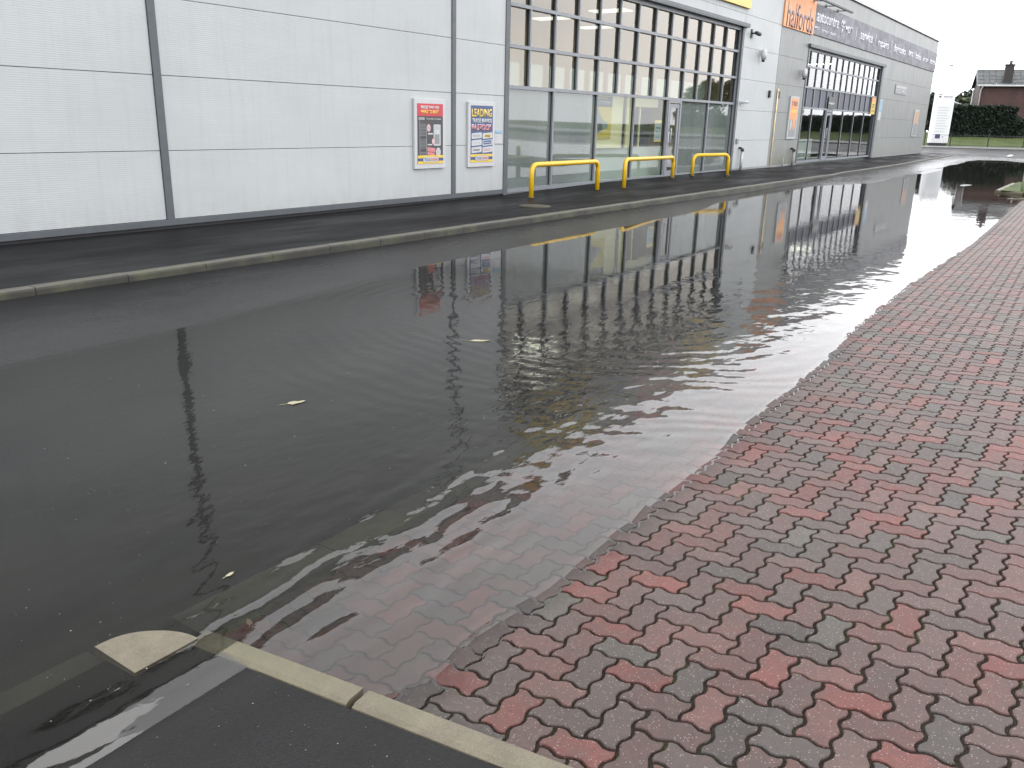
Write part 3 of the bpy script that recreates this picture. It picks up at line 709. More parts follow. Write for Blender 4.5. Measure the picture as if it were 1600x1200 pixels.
# interior partitions seen through the glass of the first shop
bm = bmesh.new()
for k in range(13): bx(bm, 15.6+k*1.003, 16.3+k*1.003, 11.95, 11.99, 2.45, 2.98)
finish('display_panel', bm, M_GREYIN, B)
bm = bmesh.new(); bx(bm, 19.22, 21.0, 11.12, 11.16, 1.05, 2.36); bx(bm, 21.22, 21.6, 11.12, 11.16, 1.05, 2.36); bx(bm, 21.6, 23.1, 11.12, 11.16, 2.12, 2.36); bx(bm, 22.0, 22.05, 11.12, 11.16, 1.05, 2.12)
finish('display_panel', bm, M_CREAM, B)
bm = bmesh.new(); bx(bm, 15.4, 24.1, 11.25, 11.3, .17, 1.05); finish('display_panel', bm, M_GREYIN, B)
bm = bmesh.new()
for xx, zz in ((22.3, .2), (24.6, .2), (26.2, .2)): bx(bm, xx, xx+1.1, 13.4, 13.9, .2, 2.1)
bm.free()
for xx in (22.3, 24.6, 26.2): boxo('shelving', xx, xx+1.1, 13.4, 13.9, .2, 2.1, M_GREY, B)
boxo('counter', 37.6, 38.6, 12.4, 13.0, .2, 1.2, M_GREYIN, B); boxo('counter', 41, 45, 13.0, 13.5, .2, 1.1, M_GREYIN, B)

# ------------------------------------------------------------------ signs
def panel_sign(name, label, x0, x1, z0, z1, thick, edge, cat='sign', group=None, y=FY):
    e = empty(name, label, cat, ((x0+x1)/2, y-.002, z0), group=group)
    boxo('sign_frame', x0, x1, y-thick, y-.003, z0, z1, edge, e, .004)
    return e
def rect(e, x0, x1, z0, z1, y, m, name='sign_panel', d=.002):
    bm = bmesh.new(); bx(bm, x0, x1, y-d, y, z0, z1); return finish(name, bm, m, e)
def round_rect(e, x0, x1, z0, z1, y, m, r=None, name='sign_panel', d=.002, skew=0):
    r = r or min(x1-x0, z1-z0)*.3; pts = []
    for cx, cz, a0 in ((x1-r, z1-r, 0), (x0+r, z1-r, 90), (x0+r, z0+r, 180), (x1-r, z0+r, 270)):
        for k in range(6):
            a = R(a0+k*18); px_, pz_ = cx+r*math.cos(a), cz+r*math.sin(a)
            pts.append((px_, pz_+skew*(px_-x0)))
    bm = bmesh.new(); prism(bm, pts, y-d, y); return finish(name, bm, m, e)
def disc(e, cx, cz, rx, rz, y, m, name='picture', d=.002):
    bm = bmesh.new(); prism(bm, [(cx+rx*math.cos(a), cz+rz*math.sin(a)) for a in np.linspace(0, 2*math.pi, 20)[:-1]], y-d, y); return finish(name, bm, m, e)
def striped_foot(e, x0, x1, z0, z1, y, txt):
    h = (z1-z0)/3
    rect(e, x0, x1, z0, z1, y, M_SYEL, 'yellow_band'); rect(e, x0, x1, z0+h*.95, z0+2*h*1.02, y-.002, M_BLUE, 'blue_band')
    wd = x1-x0
    round_rect(e, x0+wd*.19, x1-wd*.19, z0+h*.55, z1-h*.55, y-.004, M_BLUE, name='name_plate', r=h*.7); round_rect(e, x0+wd*.2, x1-wd*.2, z0+h*.62, z1-h*.62, y-.006, M_WHITE, name='name_plate', r=h*.65)
    a, b = x0+wd*.24, x1-wd*.24; m_ = a+(b-a)*.46
    text(txt[:4], a, m_-.003*wd, z0+h*1.0, z1-h*1.0, y-.008, M_BLUE, e, bold=.03, depth=.001); text(txt[4:], m_+.003*wd, b, z0+h*1.0, z1-h*1.0, y-.008, M_RED, e, bold=.03, depth=.001)

# poster 1 : x 12.24..13.13  z .775..2.035
x0, x1, z0, z1 = 12.235, 13.125, .79, 2.045
e = panel_sign('wall_poster', 'framed poster with red header and black radiator picture, left of the two wall posters', x0, x1, z0, z1, .05, M_WHITE, 'poster', 'framed posters on the cladding')
a, b, c, d, y = x0+.075, x1-.075, z0+.09, z1-.085, FY-.05; Hh = d-c
rect(e, a, b, c, d, y, M_INK); rect(e, a, b, c+Hh*.795, d, y-.002, M_RED, 'header')
text('PRICES THAT ARE', a+.1, b-.12, c+Hh*.91, c+Hh*.965, y-.004, M_WHITE, e, bold=.05, depth=.001)
text('HARD TO BEAT', a+.11, b-.13, c+Hh*.835, c+Hh*.895, y-.004, M_SYEL, e, bold=.05, depth=.001)
rect(e, a+.04, a+.2, c+Hh*.735, c+Hh*.77, y-.002, M_WHITE, 'caption_plate'); text('Wickes'[:0]+'Flomasta'[:0]+'Kudox'[:0]+'Radiator', a+.05, a+.19, c+Hh*.742, c+Hh*.763, y-.004, M_INK, e, depth=.001)
text('Chrome Flat Towel Radiator', a+.26, b-.05, c+Hh*.738, c+Hh*.765, y-.002, M_WHITE, e, depth=.001)
bm = bmesh.new()
bx(bm, a+.06, a+.075, y-.004, y-.002, c+Hh*.12, c+Hh*.72); bx(bm, a+.25, a+.265, y-.004, y-.002, c+Hh*.05, c+Hh*.62)
for k in range(26):
    if k in (6, 7, 15, 16): continue
    zz = c+Hh*(.07+k*.0235); bx(bm, a+.075, a+.25, y-.004, y-.002, zz, zz+.008)
finish('picture', bm, M_GREY, e)
round_rect(e, a+.46, a+.67, c+Hh*.3, c+Hh*.66, y-.002, M_LGREY, .02, 'picture'); rect(e, a+.5, a+.63, c+Hh*.5, c+Hh*.57, y-.004, M_WHITE, 'picture'); rect(e, a+.5, a+.63, c+Hh*.33, c+Hh*.49, y-.004, M_GREY, 'picture')
disc(e, a+.32, c+Hh*.6, .06, .075, y-.002, M_RED); disc(e, a+.32, c+Hh*.6, .05, .063, y-.004, M_WHITE); text('50', a+.29, a+.35, c+Hh*.58, c+Hh*.62, y-.006, M_GREY, e, depth=.001)
rect(e, a+.3, a+.44, c+Hh*.49, c+Hh*.515, y-.002, M_WHITE, 'caption_plate'); rect(e, a+.29, a+.42, c+Hh*.31, c+Hh*.33, y-.002, M_WHITE, 'caption_plate')
disc(e, a+.45, c+Hh*.375, .05, .06, y-.004, M_RED); disc(e, a+.45, c+Hh*.375, .04, .05, y-.006, M_WHITE)
round_rect(e, a+.28, a+.51, c+Hh*.21, c+Hh*.28, y-.002, M_PINK, .01, 'picture', skew=-.1); round_rect(e, a+.28, a+.49, c+Hh*.15, c+Hh*.2, y-.002, M_PINK, .01, 'picture', skew=-.1)
round_rect(e, a+.28, a+.4, c+Hh*.08, c+Hh*.13, y-.002, M_GREEN, .01, 'picture')
disc(e, a+.6, c+Hh*.19, .07, .085, y-.002, M_WHITE); disc(e, a+.6, c+Hh*.195, .035, .045, y-.004, M_LGREY); disc(e, a+.48, c+Hh*.06, .06, .075, y-.004, M_WHITE); disc(e, a+.48, c+Hh*.065, .025, .05, y-.006, M_GREY)
striped_foot(e, a, b, c, c+Hh*.14, y-.006, 'TOOLSTATION')
# poster 2
x0, x1, z0, z1 = 13.845, 14.735, .775, 2.035
e = panel_sign('wall_poster', 'framed blue poster reading leading trade brands in stock, nearest the shop window', x0, x1, z0, z1, .05, M_WHITE, 'poster', 'framed posters on the cladding')
a, b, c, d = x0+.075, x1-.075, z0+.09, z1-.07; Hh = d-c
rect(e, a, b, c, d, y, M_BLUE)
text('LEADING', a+.03, b-.03, c+Hh*.80, c+Hh*.945, y-.002, M_SYEL, e, bold=.03, depth=.001)
text('TRADE BRANDS', a+.04, b-.03, c+Hh*.70, c+Hh*.775, y-.002, M_WHITE, e, bold=.04, depth=.001)
text('IN STOCK', a+.03, b-.03, c+Hh*.555, c+Hh*.675, y-.002, M_WHITE, e, bold=.07, depth=.001); text('IN STOCK', a+.04, b-.04, c+Hh*.563, c+Hh*.667, y-.004, M_RED, e, bold=.015, depth=.001)
for k, (cx, cz) in enumerate([(0, 2), (1, 2), (0, 1), (1, 1), (0, 0), (1, 0)]):
    X0 = a+.03+cx*.365; Z0 = c+Hh*(.165+cz*.125)
    round_rect(e, X0, X0+.335, Z0, Z0+Hh*.1, y-.002, M_WHITE, .02, 'brand_plate', skew=.06)
    if k == 1: rect(e, X0+.07, X0+.27, Z0+.03, Z0+.09, y-.004, M_SYEL, 'brand_mark'); text('DEWALT', X0+.08, X0+.26, Z0+.04, Z0+.08, y-.006, M_INK, e, bold=.04, depth=.001)
    elif k == 3: round_rect(e, X0+.03, X0+.3, Z0+.025, Z0+.1, y-.004, M_BLUE, .01, 'brand_mark', skew=.05); text('DIMPLEX', X0+.05, X0+.28, Z0+.045, Z0+.08, y-.006, M_WHITE, e, depth=.001)
    else: text(['SNICKERS', '', 'HERMES', '', 'STANLEY', 'DULUX'][k], X0+.04, X0+.28, Z0+.04, Z0+.085, y-.004, [M_GREY, 0, M_LGREY, 0, M_INK, M_RED][k], e, bold=.03 if k == 4 else 0, depth=.001)
striped_foot(e, a, b, c, c+Hh*.145, y-.004, 'TOOLSTATION')
# small notice
e = panel_sign('wall_notice', 'small white notice with a blue heading beside the window jamb', 14.80, 15.07, 1.23, 1.50, .006, M_WHITE, 'notice')
rect(e, 14.815, 15.055, 1.42, 1.485, FY-.006, M_LBLUE, 'header'); text('PARKING', 14.83, 15.04, 1.43, 1.47, FY-.008, M_WHITE, e, depth=.001)
for k in range(3): rect(e, 14.83, 15.03-k*.03, 1.37-k*.045, 1.38-k*.045, FY-.006, M_LGREY, 'text_line')

# Yellow and blue fascia sign over the first shopfront
x0, x1, z0, z1 = 16.2, 28.6, 5.28, 6.72
e = panel_sign('fascia_sign', 'long yellow and blue striped shop sign above the first shopfront', x0, x1, z0, z1, .09, M_SYEL)
hh = z1-z0; y = FY-.09
rect(e, x0+.02, x1-.02, z0+hh*.34, z0+hh*.67, y, M_BLUE, 'blue_band', .004)
round_rect(e, 19.2, 25.6, z0+.1, z1-.1, y-.004, M_BLUE, .45, 'name_plate', .004); round_rect(e, 19.3, 25.5, z0+.17, z1-.17, y-.008, M_WHITE, .4, 'name_plate', .004)
text('TOOL', 19.8, 21.95, z0+.42, z1-.42, y-.012, M_BLUE, e, bold=.03); text('STATION', 22.1, 25.0, z0+.42, z1-.42, y-.012, M_RED, e, bold=.03)

# second fascia : orange square + charcoal banner
ZB0, ZB1 = 5.14, 6.24
e = panel_sign('fascia_sign', 'orange square shop sign with large dark brown lettering at the banner end', 32.02, 35.62, 5.10, 6.30, .05, M_ORANGE)
text('halfords', 32.3, 35.45, 5.12, 5.98, FY-.05, M_BROWN, e, bold=.012)
e = panel_sign('fascia_banner', 'long charcoal garage services banner running to the far corner', 35.63, 61.8, ZB0, ZB1, .04, M_BANNER, 'banner')
y = FY-.04
def zline(f): return ZB0+(ZB1-ZB0)*f
text('autocentre', 35.85, 39.0, zline(.42), zline(.78), y, M_WORN, e, bold=.018)
text('MOT   service   repairs', 35.75, 38.8, zline(.12), zline(.28), y, M_WORN, e, bold=.01)
bm = bmesh.new()   # the three-triangle test station mark
def tri(cx, cz, s_): prism(bm, [(cx-s_, cz-s_*.8), (cx+s_, cz-s_*.8), (cx, cz+s_*.9)], y-.004, y)
def ring3(cx, cz, s_):
    for p, q in (((cx-s_, cz-s_*.8), (cx+s_, cz-s_*.8)), ((cx+s_, cz-s_*.8), (cx, cz+s_*.9)), ((cx, cz+s_*.9), (cx-s_, cz-s_*.8))):
        tube(bm, [(p[0], y-.004, p[1]), (q[0], y-.004, q[1])], .022, 6)
ring3(39.45, zline(.68), .13); ring3(39.8, zline(.68), .13); ring3(39.62, zline(.38), .15); tube(bm, [(39.62, y-.004, zline(.3)), (39.62, y-.004, zline(.85))], .02, 6)
tube(bm, [(39.4, y-.004, zline(.56)), (39.85, y-.004, zline(.56))], .02, 6)
finish('test_mark', bm, M_WORN, e)
words = [('MOT', 40.15, 41.2, .40, .66), ('service', 42.7, 45.0, .33, .72), ('repairs', 46.2, 48.4, .22, .64), ('diagnostics', 49.6, 52.6, .22, .68), ('tyres', 53.4, 54.6, .26, .66), ('brakes', 55.3, 56.9, .32, .68), ('air con', 57.6, 59.1, .34, .62), ('clutches', 59.7, 61.4, .34, .66)]
for t_, a, b, c, d in words: text(t_, a, b, zline(c), zline(d), y, M_WORN, e, bold=.018)
bm = bmesh.new()
for xx in (41.95, 45.6, 49.0): bx(bm, xx-.02, xx+.02, y-.003, y, zline(.25), zline(.75))
finish('divider', bm, M_WORN, e)
# picture light bar above it
e = empty('sign_light_bar', 'long black light bar on brackets over the orange sign and banner', 'light', (36.5, FY, 6.28))
bm = bmesh.new(); bx(bm, 32.4, 39.2, FY-.52, FY-.44, 6.22, 6.28)
finish('light_bar', bm, M_BLACK, e)
for xx in (33.6, 35.2, 36.9, 38.6):
    bm = bmesh.new(); tube(bm, [(xx, FY, 6.27), (xx, FY-.45, 6.26)], .018, 8); bx(bm, xx-.04, xx+.04, FY-.06, FY-.042, 6.2, 6.34); finish('bracket', bm, M_BLACK, e)

# small grey address sign, orange posters, blue notice, corner banner
e = panel_sign('wall_sign', 'small grey framed phone number sign high on the weathered cladding', 51.5, 54.5, 3.50, 3.98, .03, M_GREY)
rect(e, 51.7, 54.3, 3.82, 3.94, FY-.03, M_LGREY, 'text_panel'); text('01325 374662', 51.75, 54.25, 3.55, 3.76, FY-.03, M_WHITE, e, bold=.02)
e = panel_sign('wall_poster', 'tall faded orange poster in a slim case beside the second shopfront', 33.82, 34.86, 1.22, 2.80, .05, M_LGREY, 'poster')
rect(e, 33.92, 34.76, 1.95, 2.72, FY-.05, M_ORANGE, 'poster_print'); rect(e, 33.92, 34.76, 1.3, 1.95, FY-.05, M_GREY, 'poster_print')
text('TYRES', 34.0, 34.7, 2.45, 2.62, FY-.052, M_BROWN, e); disc(e, 34.5, 1.85, .16, .3, FY-.052, M_ORANGE); disc(e, 34.15, 1.75, .12, .2, FY-.052, M_LGREY); rect(e, 34.02, 34.68, 2.2, 2.3, FY-.052, M_SYEL, 'text_line')
e = panel_sign('wall_poster', 'narrow faded orange poster near the far corner of the building', 57.6, 59.0, 1.25, 2.80, .05, M_LGREY, 'poster')
rect(e, 57.75, 58.9, 2.0, 2.72, FY-.05, simple('faded orange', (0.385, 0.231, 0.14), .5), 'poster_print'); rect(e, 57.75, 58.9, 1.32, 2.0, FY-.05, M_GREY, 'poster_print')
e = panel_sign('wall_notice', 'pale blue and white notice beside the right jamb of the second shopfront', 48.45, 49.05, 2.1, 3.12, .01, M_WHITE, 'notice'); rect(e, 48.5, 49.0, 2.5, 3.08, FY-.01, simple('pale blue', (0.21, 0.33, 0.45), .5), 'header')
e = panel_sign('window_poster', 'yellow poster stuck at the right end of the filmed window row', 46.9, 47.75, 2.36, 3.16, .004, M_SYEL, 'poster', y=FY+.04)
rect(e, 46.95, 47.7, 2.95, 3.14, FY+.036, M_ORANGE, 'header')
for k, (c, d) in enumerate(((2.78, 2.86), (2.66, 2.74), (2.48, 2.56))): text(['TYRES', 'MOT', 'OFFER'][k], 47.05, 47.6, c, d, FY+.034, M_INK, e, depth=.001)
e = panel_sign('door_sign', 'small black reception sign over the second shopfront door', 39.2, 40.2, 2.46, 2.95, .02, M_INK, y=FY+.04); text('reception', 39.25, 40.15, 2.58, 2.74, FY+.02, M_WHITE, e, bold=.03)
e = empty('corner_sign', 'tall narrow orange banner on the far corner of the building', 'sign', (61.9, FY+.3, .3))
boxo('sign_panel', 61.86, 61.93, FY+.02, FY+.5, .35, 2.1, M_ORANGE, e); boxo('sign_panel', 61.86, 61.93, FY+.02, FY+.5, 2.104, 2.7, M_INK, e)
# opening hours plate on the first door and poster inside pane 3
e = panel_sign('hours_sign', 'white opening hours plate with yellow ends beside the first shop door', 22.60, 23.05, 1.2, 1.78, .006, M_WHITE, y=FY+.135)
rect(e, 22.60, 23.05, 1.70, 1.78, FY+.128, M_SYEL, 'header'); rect(e, 22.60, 23.05, 1.2, 1.245, FY+.128, M_SYEL, 'header'); rect(e, 22.60, 22.79, 1.675, 1.705, FY+.126, M_INK, 'header'); rect(e, 22.87, 23.05, 1.675, 1.705, FY+.126, M_INK, 'header')
text('OPENING', 22.68, 22.98, 1.55, 1.6, FY+.129, M_BLUE, e, bold=.04, depth=.001)
for k, t_ in enumerate(('M - F', '7 - 8', 'SAT', '8 - 4')): text(t_, 22.7, 22.95, 1.46-k*.065-(k > 1)*.03, 1.495-k*.065-(k > 1)*.03, FY+.129, M_BLUE, e, bold=.03, depth=.001)
e = panel_sign('window_poster', 'yellow tool poster with black header hung behind the third lower pane', 19.27, 20.35, 1.28, 2.33, .01, M_SYEL, 'poster', y=11.11)
rect(e, 19.27, 20.35, 2.07, 2.33, 11.10, M_INK, 'header'); text('TOOLSTATION', 19.33, 20.22, 2.12, 2.22, 11.098, M_WHITE, e, bold=.05, depth=.001); text('GET YOUR HANDS ON A', 19.33, 20.1, 2.25, 2.3, 11.098, M_SYEL, e, depth=.001)
bm = bmesh.new(); prism(bm, [(19.45, 2.0), (19.62, 2.02), (19.78, 1.82), (19.95, 1.72), (20.15, 1.70), (20.15, 1.55), (19.9, 1.5), (19.62, 1.42), (19.57, 1.62), (19.52, 1.78), (19.42, 1.9)], 11.092, 11.10); finish('picture', bm, M_GREY, e)
bm = bmesh.new(); prism(bm, [(19.6, 1.5), (19.72, 1.68), (19.85, 1.62), (19.88, 1.52), (19.65, 1.44)], 11.088, 11.092); finish('picture', bm, M_INK, e)
disc(e, 19.35, 1.52, .09, .07, 11.09, M_RED)

# ------------------------------------------------------------------ small fixtures on the wall
def lathe(bm, cx, cy, prof, seg=16, mi=0):
    rings = [[bm.verts.new((cx+r*math.cos(2*math.pi*k/seg), cy+r*math.sin(2*math.pi*k/seg), z)) for k in range(seg)] for r, z in prof]
    for a, b in zip(rings, rings[1:]):
        for k in range(seg): f = bm.faces.new((a[k], a[(k+1) % seg], b[(k+1) % seg], b[k])); f.smooth = True; f.material_index = mi
    bm.faces.new(rings[0][::-1]); bm.faces.new(rings[-1])
e = empty('security_camera', 'black camera on a bracket high beside the first shopfront hood', 'camera', (29.1, FY, 4.58))
bm = bmesh.new(); bx(bm, 29.0, 29.14, FY-.03, FY-.001, 4.45, 4.72); tube(bm, [(29.07, FY-.02, 4.6), (29.07, FY-.16, 4.58)], .025, 8); finish('bracket', bm, M_BLACK, e)
bm = bmesh.new(); tube(bm, [(29.0, FY-.17, 4.6), (29.1, FY-.18, 4.6), (29.32, FY-.2, 4.58), (29.33, FY-.2, 4.58)], [.05, .065, .065, .055], 12); finish('camera_body', bm, M_BLACK, e)
bm = bmesh.new(); tube(bm, [(29.331, FY-.2, 4.58), (29.345, FY-.2, 4.578)], .035, 10); finish('lens', bm, M_LGREY, e)
def pir(label, x, z):
    e = empty('flood_lamp', label, 'lamp', (x, FY, z), group='white wall lamps beside the windows')
    bm = bmesh.new(); tube(bm, [(x, FY-.12, z+.2), (x, FY-.14, z+.17), (x, FY-.16, z), (x, FY-.15, z-.12)], [.05, .085, .1, .08], 12); bx(bm, x-.05, x+.05, FY-.09, FY-.001, z-.02, z+.14); finish('lamp_body', bm, M_WHITE, e)
    bm = bmesh.new(); tube(bm, [(x, FY-.15, z-.125), (x, FY-.14, z-.2)], .055, 10); finish('sensor', bm, M_BLACK, e)
pir('white wall lamp with dark sensor between the two shopfronts, near the black camera', 30.05, 3.97)
pir('white wall lamp with dark sensor just left of the second shopfront', 34.8, 3.62)
for lb, x in (('small black box left of the grey joint strip', 31.4), ('small black box right of the grey joint strip', 32.38)):
    e = tag(boxo('key_box', x-.07, x+.07, FY-.07, FY-.001, 2.66, 2.9, M_BLACK, None, .01), lb, 'box', 'black boxes at the joint strip')
e = empty('wall_bracket', 'small pale camera arm at door height right of the first shopfront', 'camera', (28.7, FY, 2.4))
bm = bmesh.new(); bx(bm, 28.6, 28.72, FY-.04, FY-.001, 2.34, 2.46); tube(bm, [(28.66, FY-.03, 2.4), (28.72, FY-.14, 2.43), (28.95, FY-.16, 2.44)], [.02, .04, .045], 10); finish('camera_body', bm, M_LGREY, e)
tag(boxo('socket_box', 28.6, 28.78, FY-.05, FY-.001, 1.1, 1.26, M_GREY, None, .01), 'small grey electrical box low on the wall by the first shopfront', 'box')
def pipe(label, x, h, r, m, wall=False, z0=.18, cap=True, y=FY-.12):
    e = empty('vent_pipe', label, 'pipe', (x, y, z0), group='short pipes standing at the wall foot')
    bm = bmesh.new(); tube(bm, [(x, y, z0-.1), (x, y, z0+h-.05)], r, 12); finish('pipe', bm, m, e)
    if cap:
        bm = bmesh.new(); tube(bm, [(x, y, z0+h-.049), (x, y, z0+h), (x-.03, y+.05, z0+h+.05), (x-.03, FY, z0+h+.05)], [r*1.3, r*1.25, r*.8, r*.8], 10); finish('elbow', bm, M_BLACK, e)
pipe('pale grey pipe with black elbow at the wall foot next to the last hoop barrier', 29.0, .72, .05, M_STEEL)
pipe('short rusty dark pipe below the orange poster, left of the tall one', 33.45, .42, .03, M_GREY, cap=False)
pipe('dark pipe with black elbow below the right edge of the orange poster', 34.7, .62, .055, M_GREY)
e = empty('downpipe', 'cream conduit running down beside the grey joint strip', 'pipe', (32.3, FY, .2))
bm = bmesh.new(); tube(bm, [(32.3, FY-.03, .2), (32.3, FY-.03, 3.0)], .022, 8); finish('conduit', bm, M_CREAM, e)
bm = bmesh.new()
for zz in (.6, 1.4, 2.2, 2.9): bx(bm, 32.26, 32.34, FY-.06, FY-.001, zz, zz+.03)
finish('clip', bm, M_WHITE, e)

# ------------------------------------------------------------------ yellow hoop barriers
def hoop(label, a, b, za, zb_, ta, tb, r=.052):
    a, b = Vector((*a, za)), Vector((*b, zb_)); A2 = Vector((a.x, a.y, ta-r)); B2 = Vector((b.x, b.y, tb-r))
    e = empty('hoop_barrier', label, 'barrier', tuple(a), group='yellow hoop barriers in front of the shopfront')
    d = (B2-A2).normalized(); rc = .17; pts = [a-Vector((0, 0, .1)), A2-Vector((0, 0, rc))]
    for k in range(1, 8):
        t = R(90*k/8); pts.append(A2-Vector((0, 0, rc))+d*rc*(1-math.cos(t))+Vector((0, 0, rc))*math.sin(t))
    pts.append(A2+d*rc); pts.append(B2-d*rc)
    for k in range(1, 8):
        t = R(90*k/8); pts.append(B2-d*rc+d*rc*math.sin(t)+Vector((0, 0, 1))*(-rc*(1-math.cos(t))))
    pts += [B2-Vector((0, 0, rc)), b-Vector((0, 0, .1))]
    bm = bmesh.new(); tube(bm, pts, r, 20); finish('steel_hoop', bm, M_YELLOW, e)
    for p in (a, b):
        bm = bmesh.new(); lathe(bm, p.x, p.y, [(r+.03, p.z-.03), (r+.028, p.z+.006), (r+.004, p.z+.014), (r-.01, p.z+.014)], 20); finish('mortar_collar', bm, M_KERBW, e)
hoop('left and longest looking yellow hoop barrier, in front of the frosted panes', (15.05, 10.02), (17.85, 10.02), .15, .15, .875, .875)
hoop('middle yellow hoop barrier in front of the shop door', (18.87, 9.85), (22.8, 10.38), .17, .235, .90, .845)
hoop('right yellow hoop barrier, shortest looking, nearest the pale pipe', (24.25, 10.41), (25.44, 9.78), .24, .24, .87, .895)

# manhole cover on the footpath, litter and leaves
bm = bmesh.new(); lathe(bm, 13.65, 9.0, [(.0, .158), (.3, .158), (.31, .15)], 24); o = finish('manhole_cover', bm, simple('cast iron', (.05, .045, .03), .45, .5)); tag(o, 'round iron cover set in the footpath before the shop window', 'manhole cover')
def pix_z(px_, py_, z):
    r = (px_-800)/FPX*CR+(py_-600)/FPX*CD+CF; t = (z-EYE)/r[2]; return Vector(r*t)+Vector((0, 0, EYE))
M_LITTER = simple('wet paper', (0.36, 0.372, 0.36), .5); M_LEAF = simple('yellowed leaf', (0.216, 0.198, 0.12), .5, var=.25, nscale=30); M_LEAFB = simple('brown leaf', (0.12, 0.066, 0.036), .5, var=.25, nscale=30)
def leaf(name, label, cat, px_, py_, z, ln, wd, rot, m, curl=.004, grp=None):
    p = pix_z(px_, py_, z); bm = bmesh.new(); n = 12; rim = []
    c0 = bm.verts.new((0, 0, curl*.4))
    for k in range(n):
        a = 2*math.pi*k/n; rr = 1+random.uniform(-.18, .18)-.25*abs(math.sin(a*1.5)); rim.append(bm.verts.new((math.cos(a)*ln/2*rr, math.sin(a)*wd/2*rr, curl*random.uniform(-.2, 1))))
    for k in range(n): bm.faces.new((c0, rim[k], rim[(k+1) % n]))
    if cat == 'leaf': tube(bm, [(-ln*.45, 0, curl*.3), (-ln*.8, ln*.05, curl*.3)], .0015, 5)
    o = finish(name, bm, m); o.location = p; o.rotation_euler = (0, 0, rot); tag(o, label, cat, grp); return o
leaf('litter', 'crumpled white wet litter on the road beside the far kerb', 'litter', 101, 471, .05, .2, .07, -.6, M_LITTER, .02)
leaf('litter', 'white litter scrap lying on the pavement near the far corner', 'litter', 1428, 246.5, .16, .6, .4, 0, M_LITTER, .05)
leaf('leaf', 'pale leaf floating in the middle of the water left of the window reflections', 'leaf', 462, 629, .003, .13, .06, R(-20), M_LEAF, .004, 'floating leaves')
leaf('leaf', 'pale leaf floating under the reflection of the blue poster', 'leaf', 748, 532, .003, .17, .07, R(-50), M_LEAF, .004, 'floating leaves')
leaf('leaf', 'brown leaf in the shallow water near the rounded kerb block', 'leaf', 778//2+0, 972, -.02, .05, .025, 1, M_LEAFB, .004, 'floating leaves')
leaf('leaf', 'small leaf in the dark lower left water', 'leaf', 360, 897, .003, .05, .02, R(10), M_LEAF, .004, 'floating leaves')
# grit and foam flecks on the water and asphalt (uncountable)
bm = bmesh.new()
for k in range(650):
    x = random.uniform(.2, 14)**1.0; yy = random.uniform(2.7, 7.7)
    if k < 160: x = random.uniform(-.2, 1.4); yy = random.uniform(.7, 3.2)
    z = .0022
    if yy > interp(x, YF): z = float(zroad(np.array(x), np.array(yy)))+.003
    if x < 1.4 and yy < 2.0: z = .05*(2.02-yy)+.003
    r = random.choice([.002, .0025, .003, .004])*(1+x*.10); a0 = random.random()*6
    vs = [bm.verts.new((x+r*math.cos(a0+i*2.1)*random.uniform(.5, 1.6), yy+r*math.sin(a0+i*2.1), z)) for i in range(3)]
    bm.faces.new(vs)
bmesh.ops.recalc_face_normals(bm, faces=bm.faces)
o = finish('floating_debris', bm, simple('foam flecks', (0.2, 0.2, 0.18), .6)); tag(o, 'pale grit and foam flecks scattered over water and asphalt', 'debris', kind='stuff')
# moss tufts in the paving joints
bm = bmesh.new()
def tuft(x, y, n_, s_):
    for k in range(n_):
        a = random.random()*6.28; l_ = s_*random.uniform(.5, 1.2); px_, py_ = x+random.gauss(0, s_*.8), y+random.gauss(0, s_*.8); z = float(zpave(np.array(px_), np.array(py_)))-.004
        vs = [bm.verts.new((px_-.0015, py_, z)), bm.verts.new((px_+.0015, py_, z)), bm.verts.new((px_+math.cos(a)*l_*.7, py_+math.sin(a)*l_*.7, z+l_))]; bm.faces.new(vs)
for px_, py_, n_ in ((1597, 1046, 60), (1598, 1092, 50), (1540, 1095, 20), (1597, 800, 60), (1470, 820, 20), (1595, 940, 25)):
    p = pix_z(px_, py_, .1); tuft(p.x, p.y, n_, .012)
for k in range(60): tuft(random.uniform(1.8, 8), random.uniform(-.6, 1.4), 6, .007)
o = finish('moss', bm, simple('moss', (.07, .11, .025), .8)); tag(o, 'green moss tufts growing in the paving joints', 'moss', kind='stuff')

# ------------------------------------------------------------------ far side of the junction
HF = Vector((math.sin(YAW), math.cos(YAW), 0)); HR = Vector((math.cos(YAW), -math.sin(YAW), 0))
def FP(px_, D, z):
    """point at photo column px_ (horizon row), heading distance D and height z"""
    p = W(px_, 200, D); return Vector((p.x, p.y, z))
# grass bank and verge, laid out in the frame (right, forward)
def frame_sheet(name, us, ds, zf, m):
    U, Dd = np.meshgrid(us, ds, indexing='ij'); X = U*HR.x+Dd*HF.x; Y = U*HR.y+Dd*HF.y; Z = zf(U, Dd); nx, ny = U.shape
    i = np.arange(nx-1)[:, None]*ny+np.arange(ny-1)[None, :]; idx = np.stack([i, i+ny, i+ny+1, i+1], -1).reshape(-1, 4)
    return sheet(name, np.stack([X, Y, Z], -1).reshape(-1, 3).tolist(), idx.tolist(), m, True)
def kd(u): return 78.2-.205*(u-36)*.9   # forward distance of the far kerb
us = np.arange(10, 180, 4.)
o = frame_sheet('pavement', us, np.array([0, .25, .5, .75, 1.]), lambda u, d: u*0+.17, m_asphalt('far pavement', (.09, .09, .09), (.3, .5), specks=False)); tag(o, kind='structure')
for v in o.data.vertices:
    u = v.co.x*HR.x+v.co.y*HR.y; t = v.co.x*HF.x+v.co.y*HF.y; d0 = max(kd(u), 40); D_ = d0+.15+t*(85.5-d0); p = HR*u+HF*D_; v.co.x, v.co.y = p.x, p.y
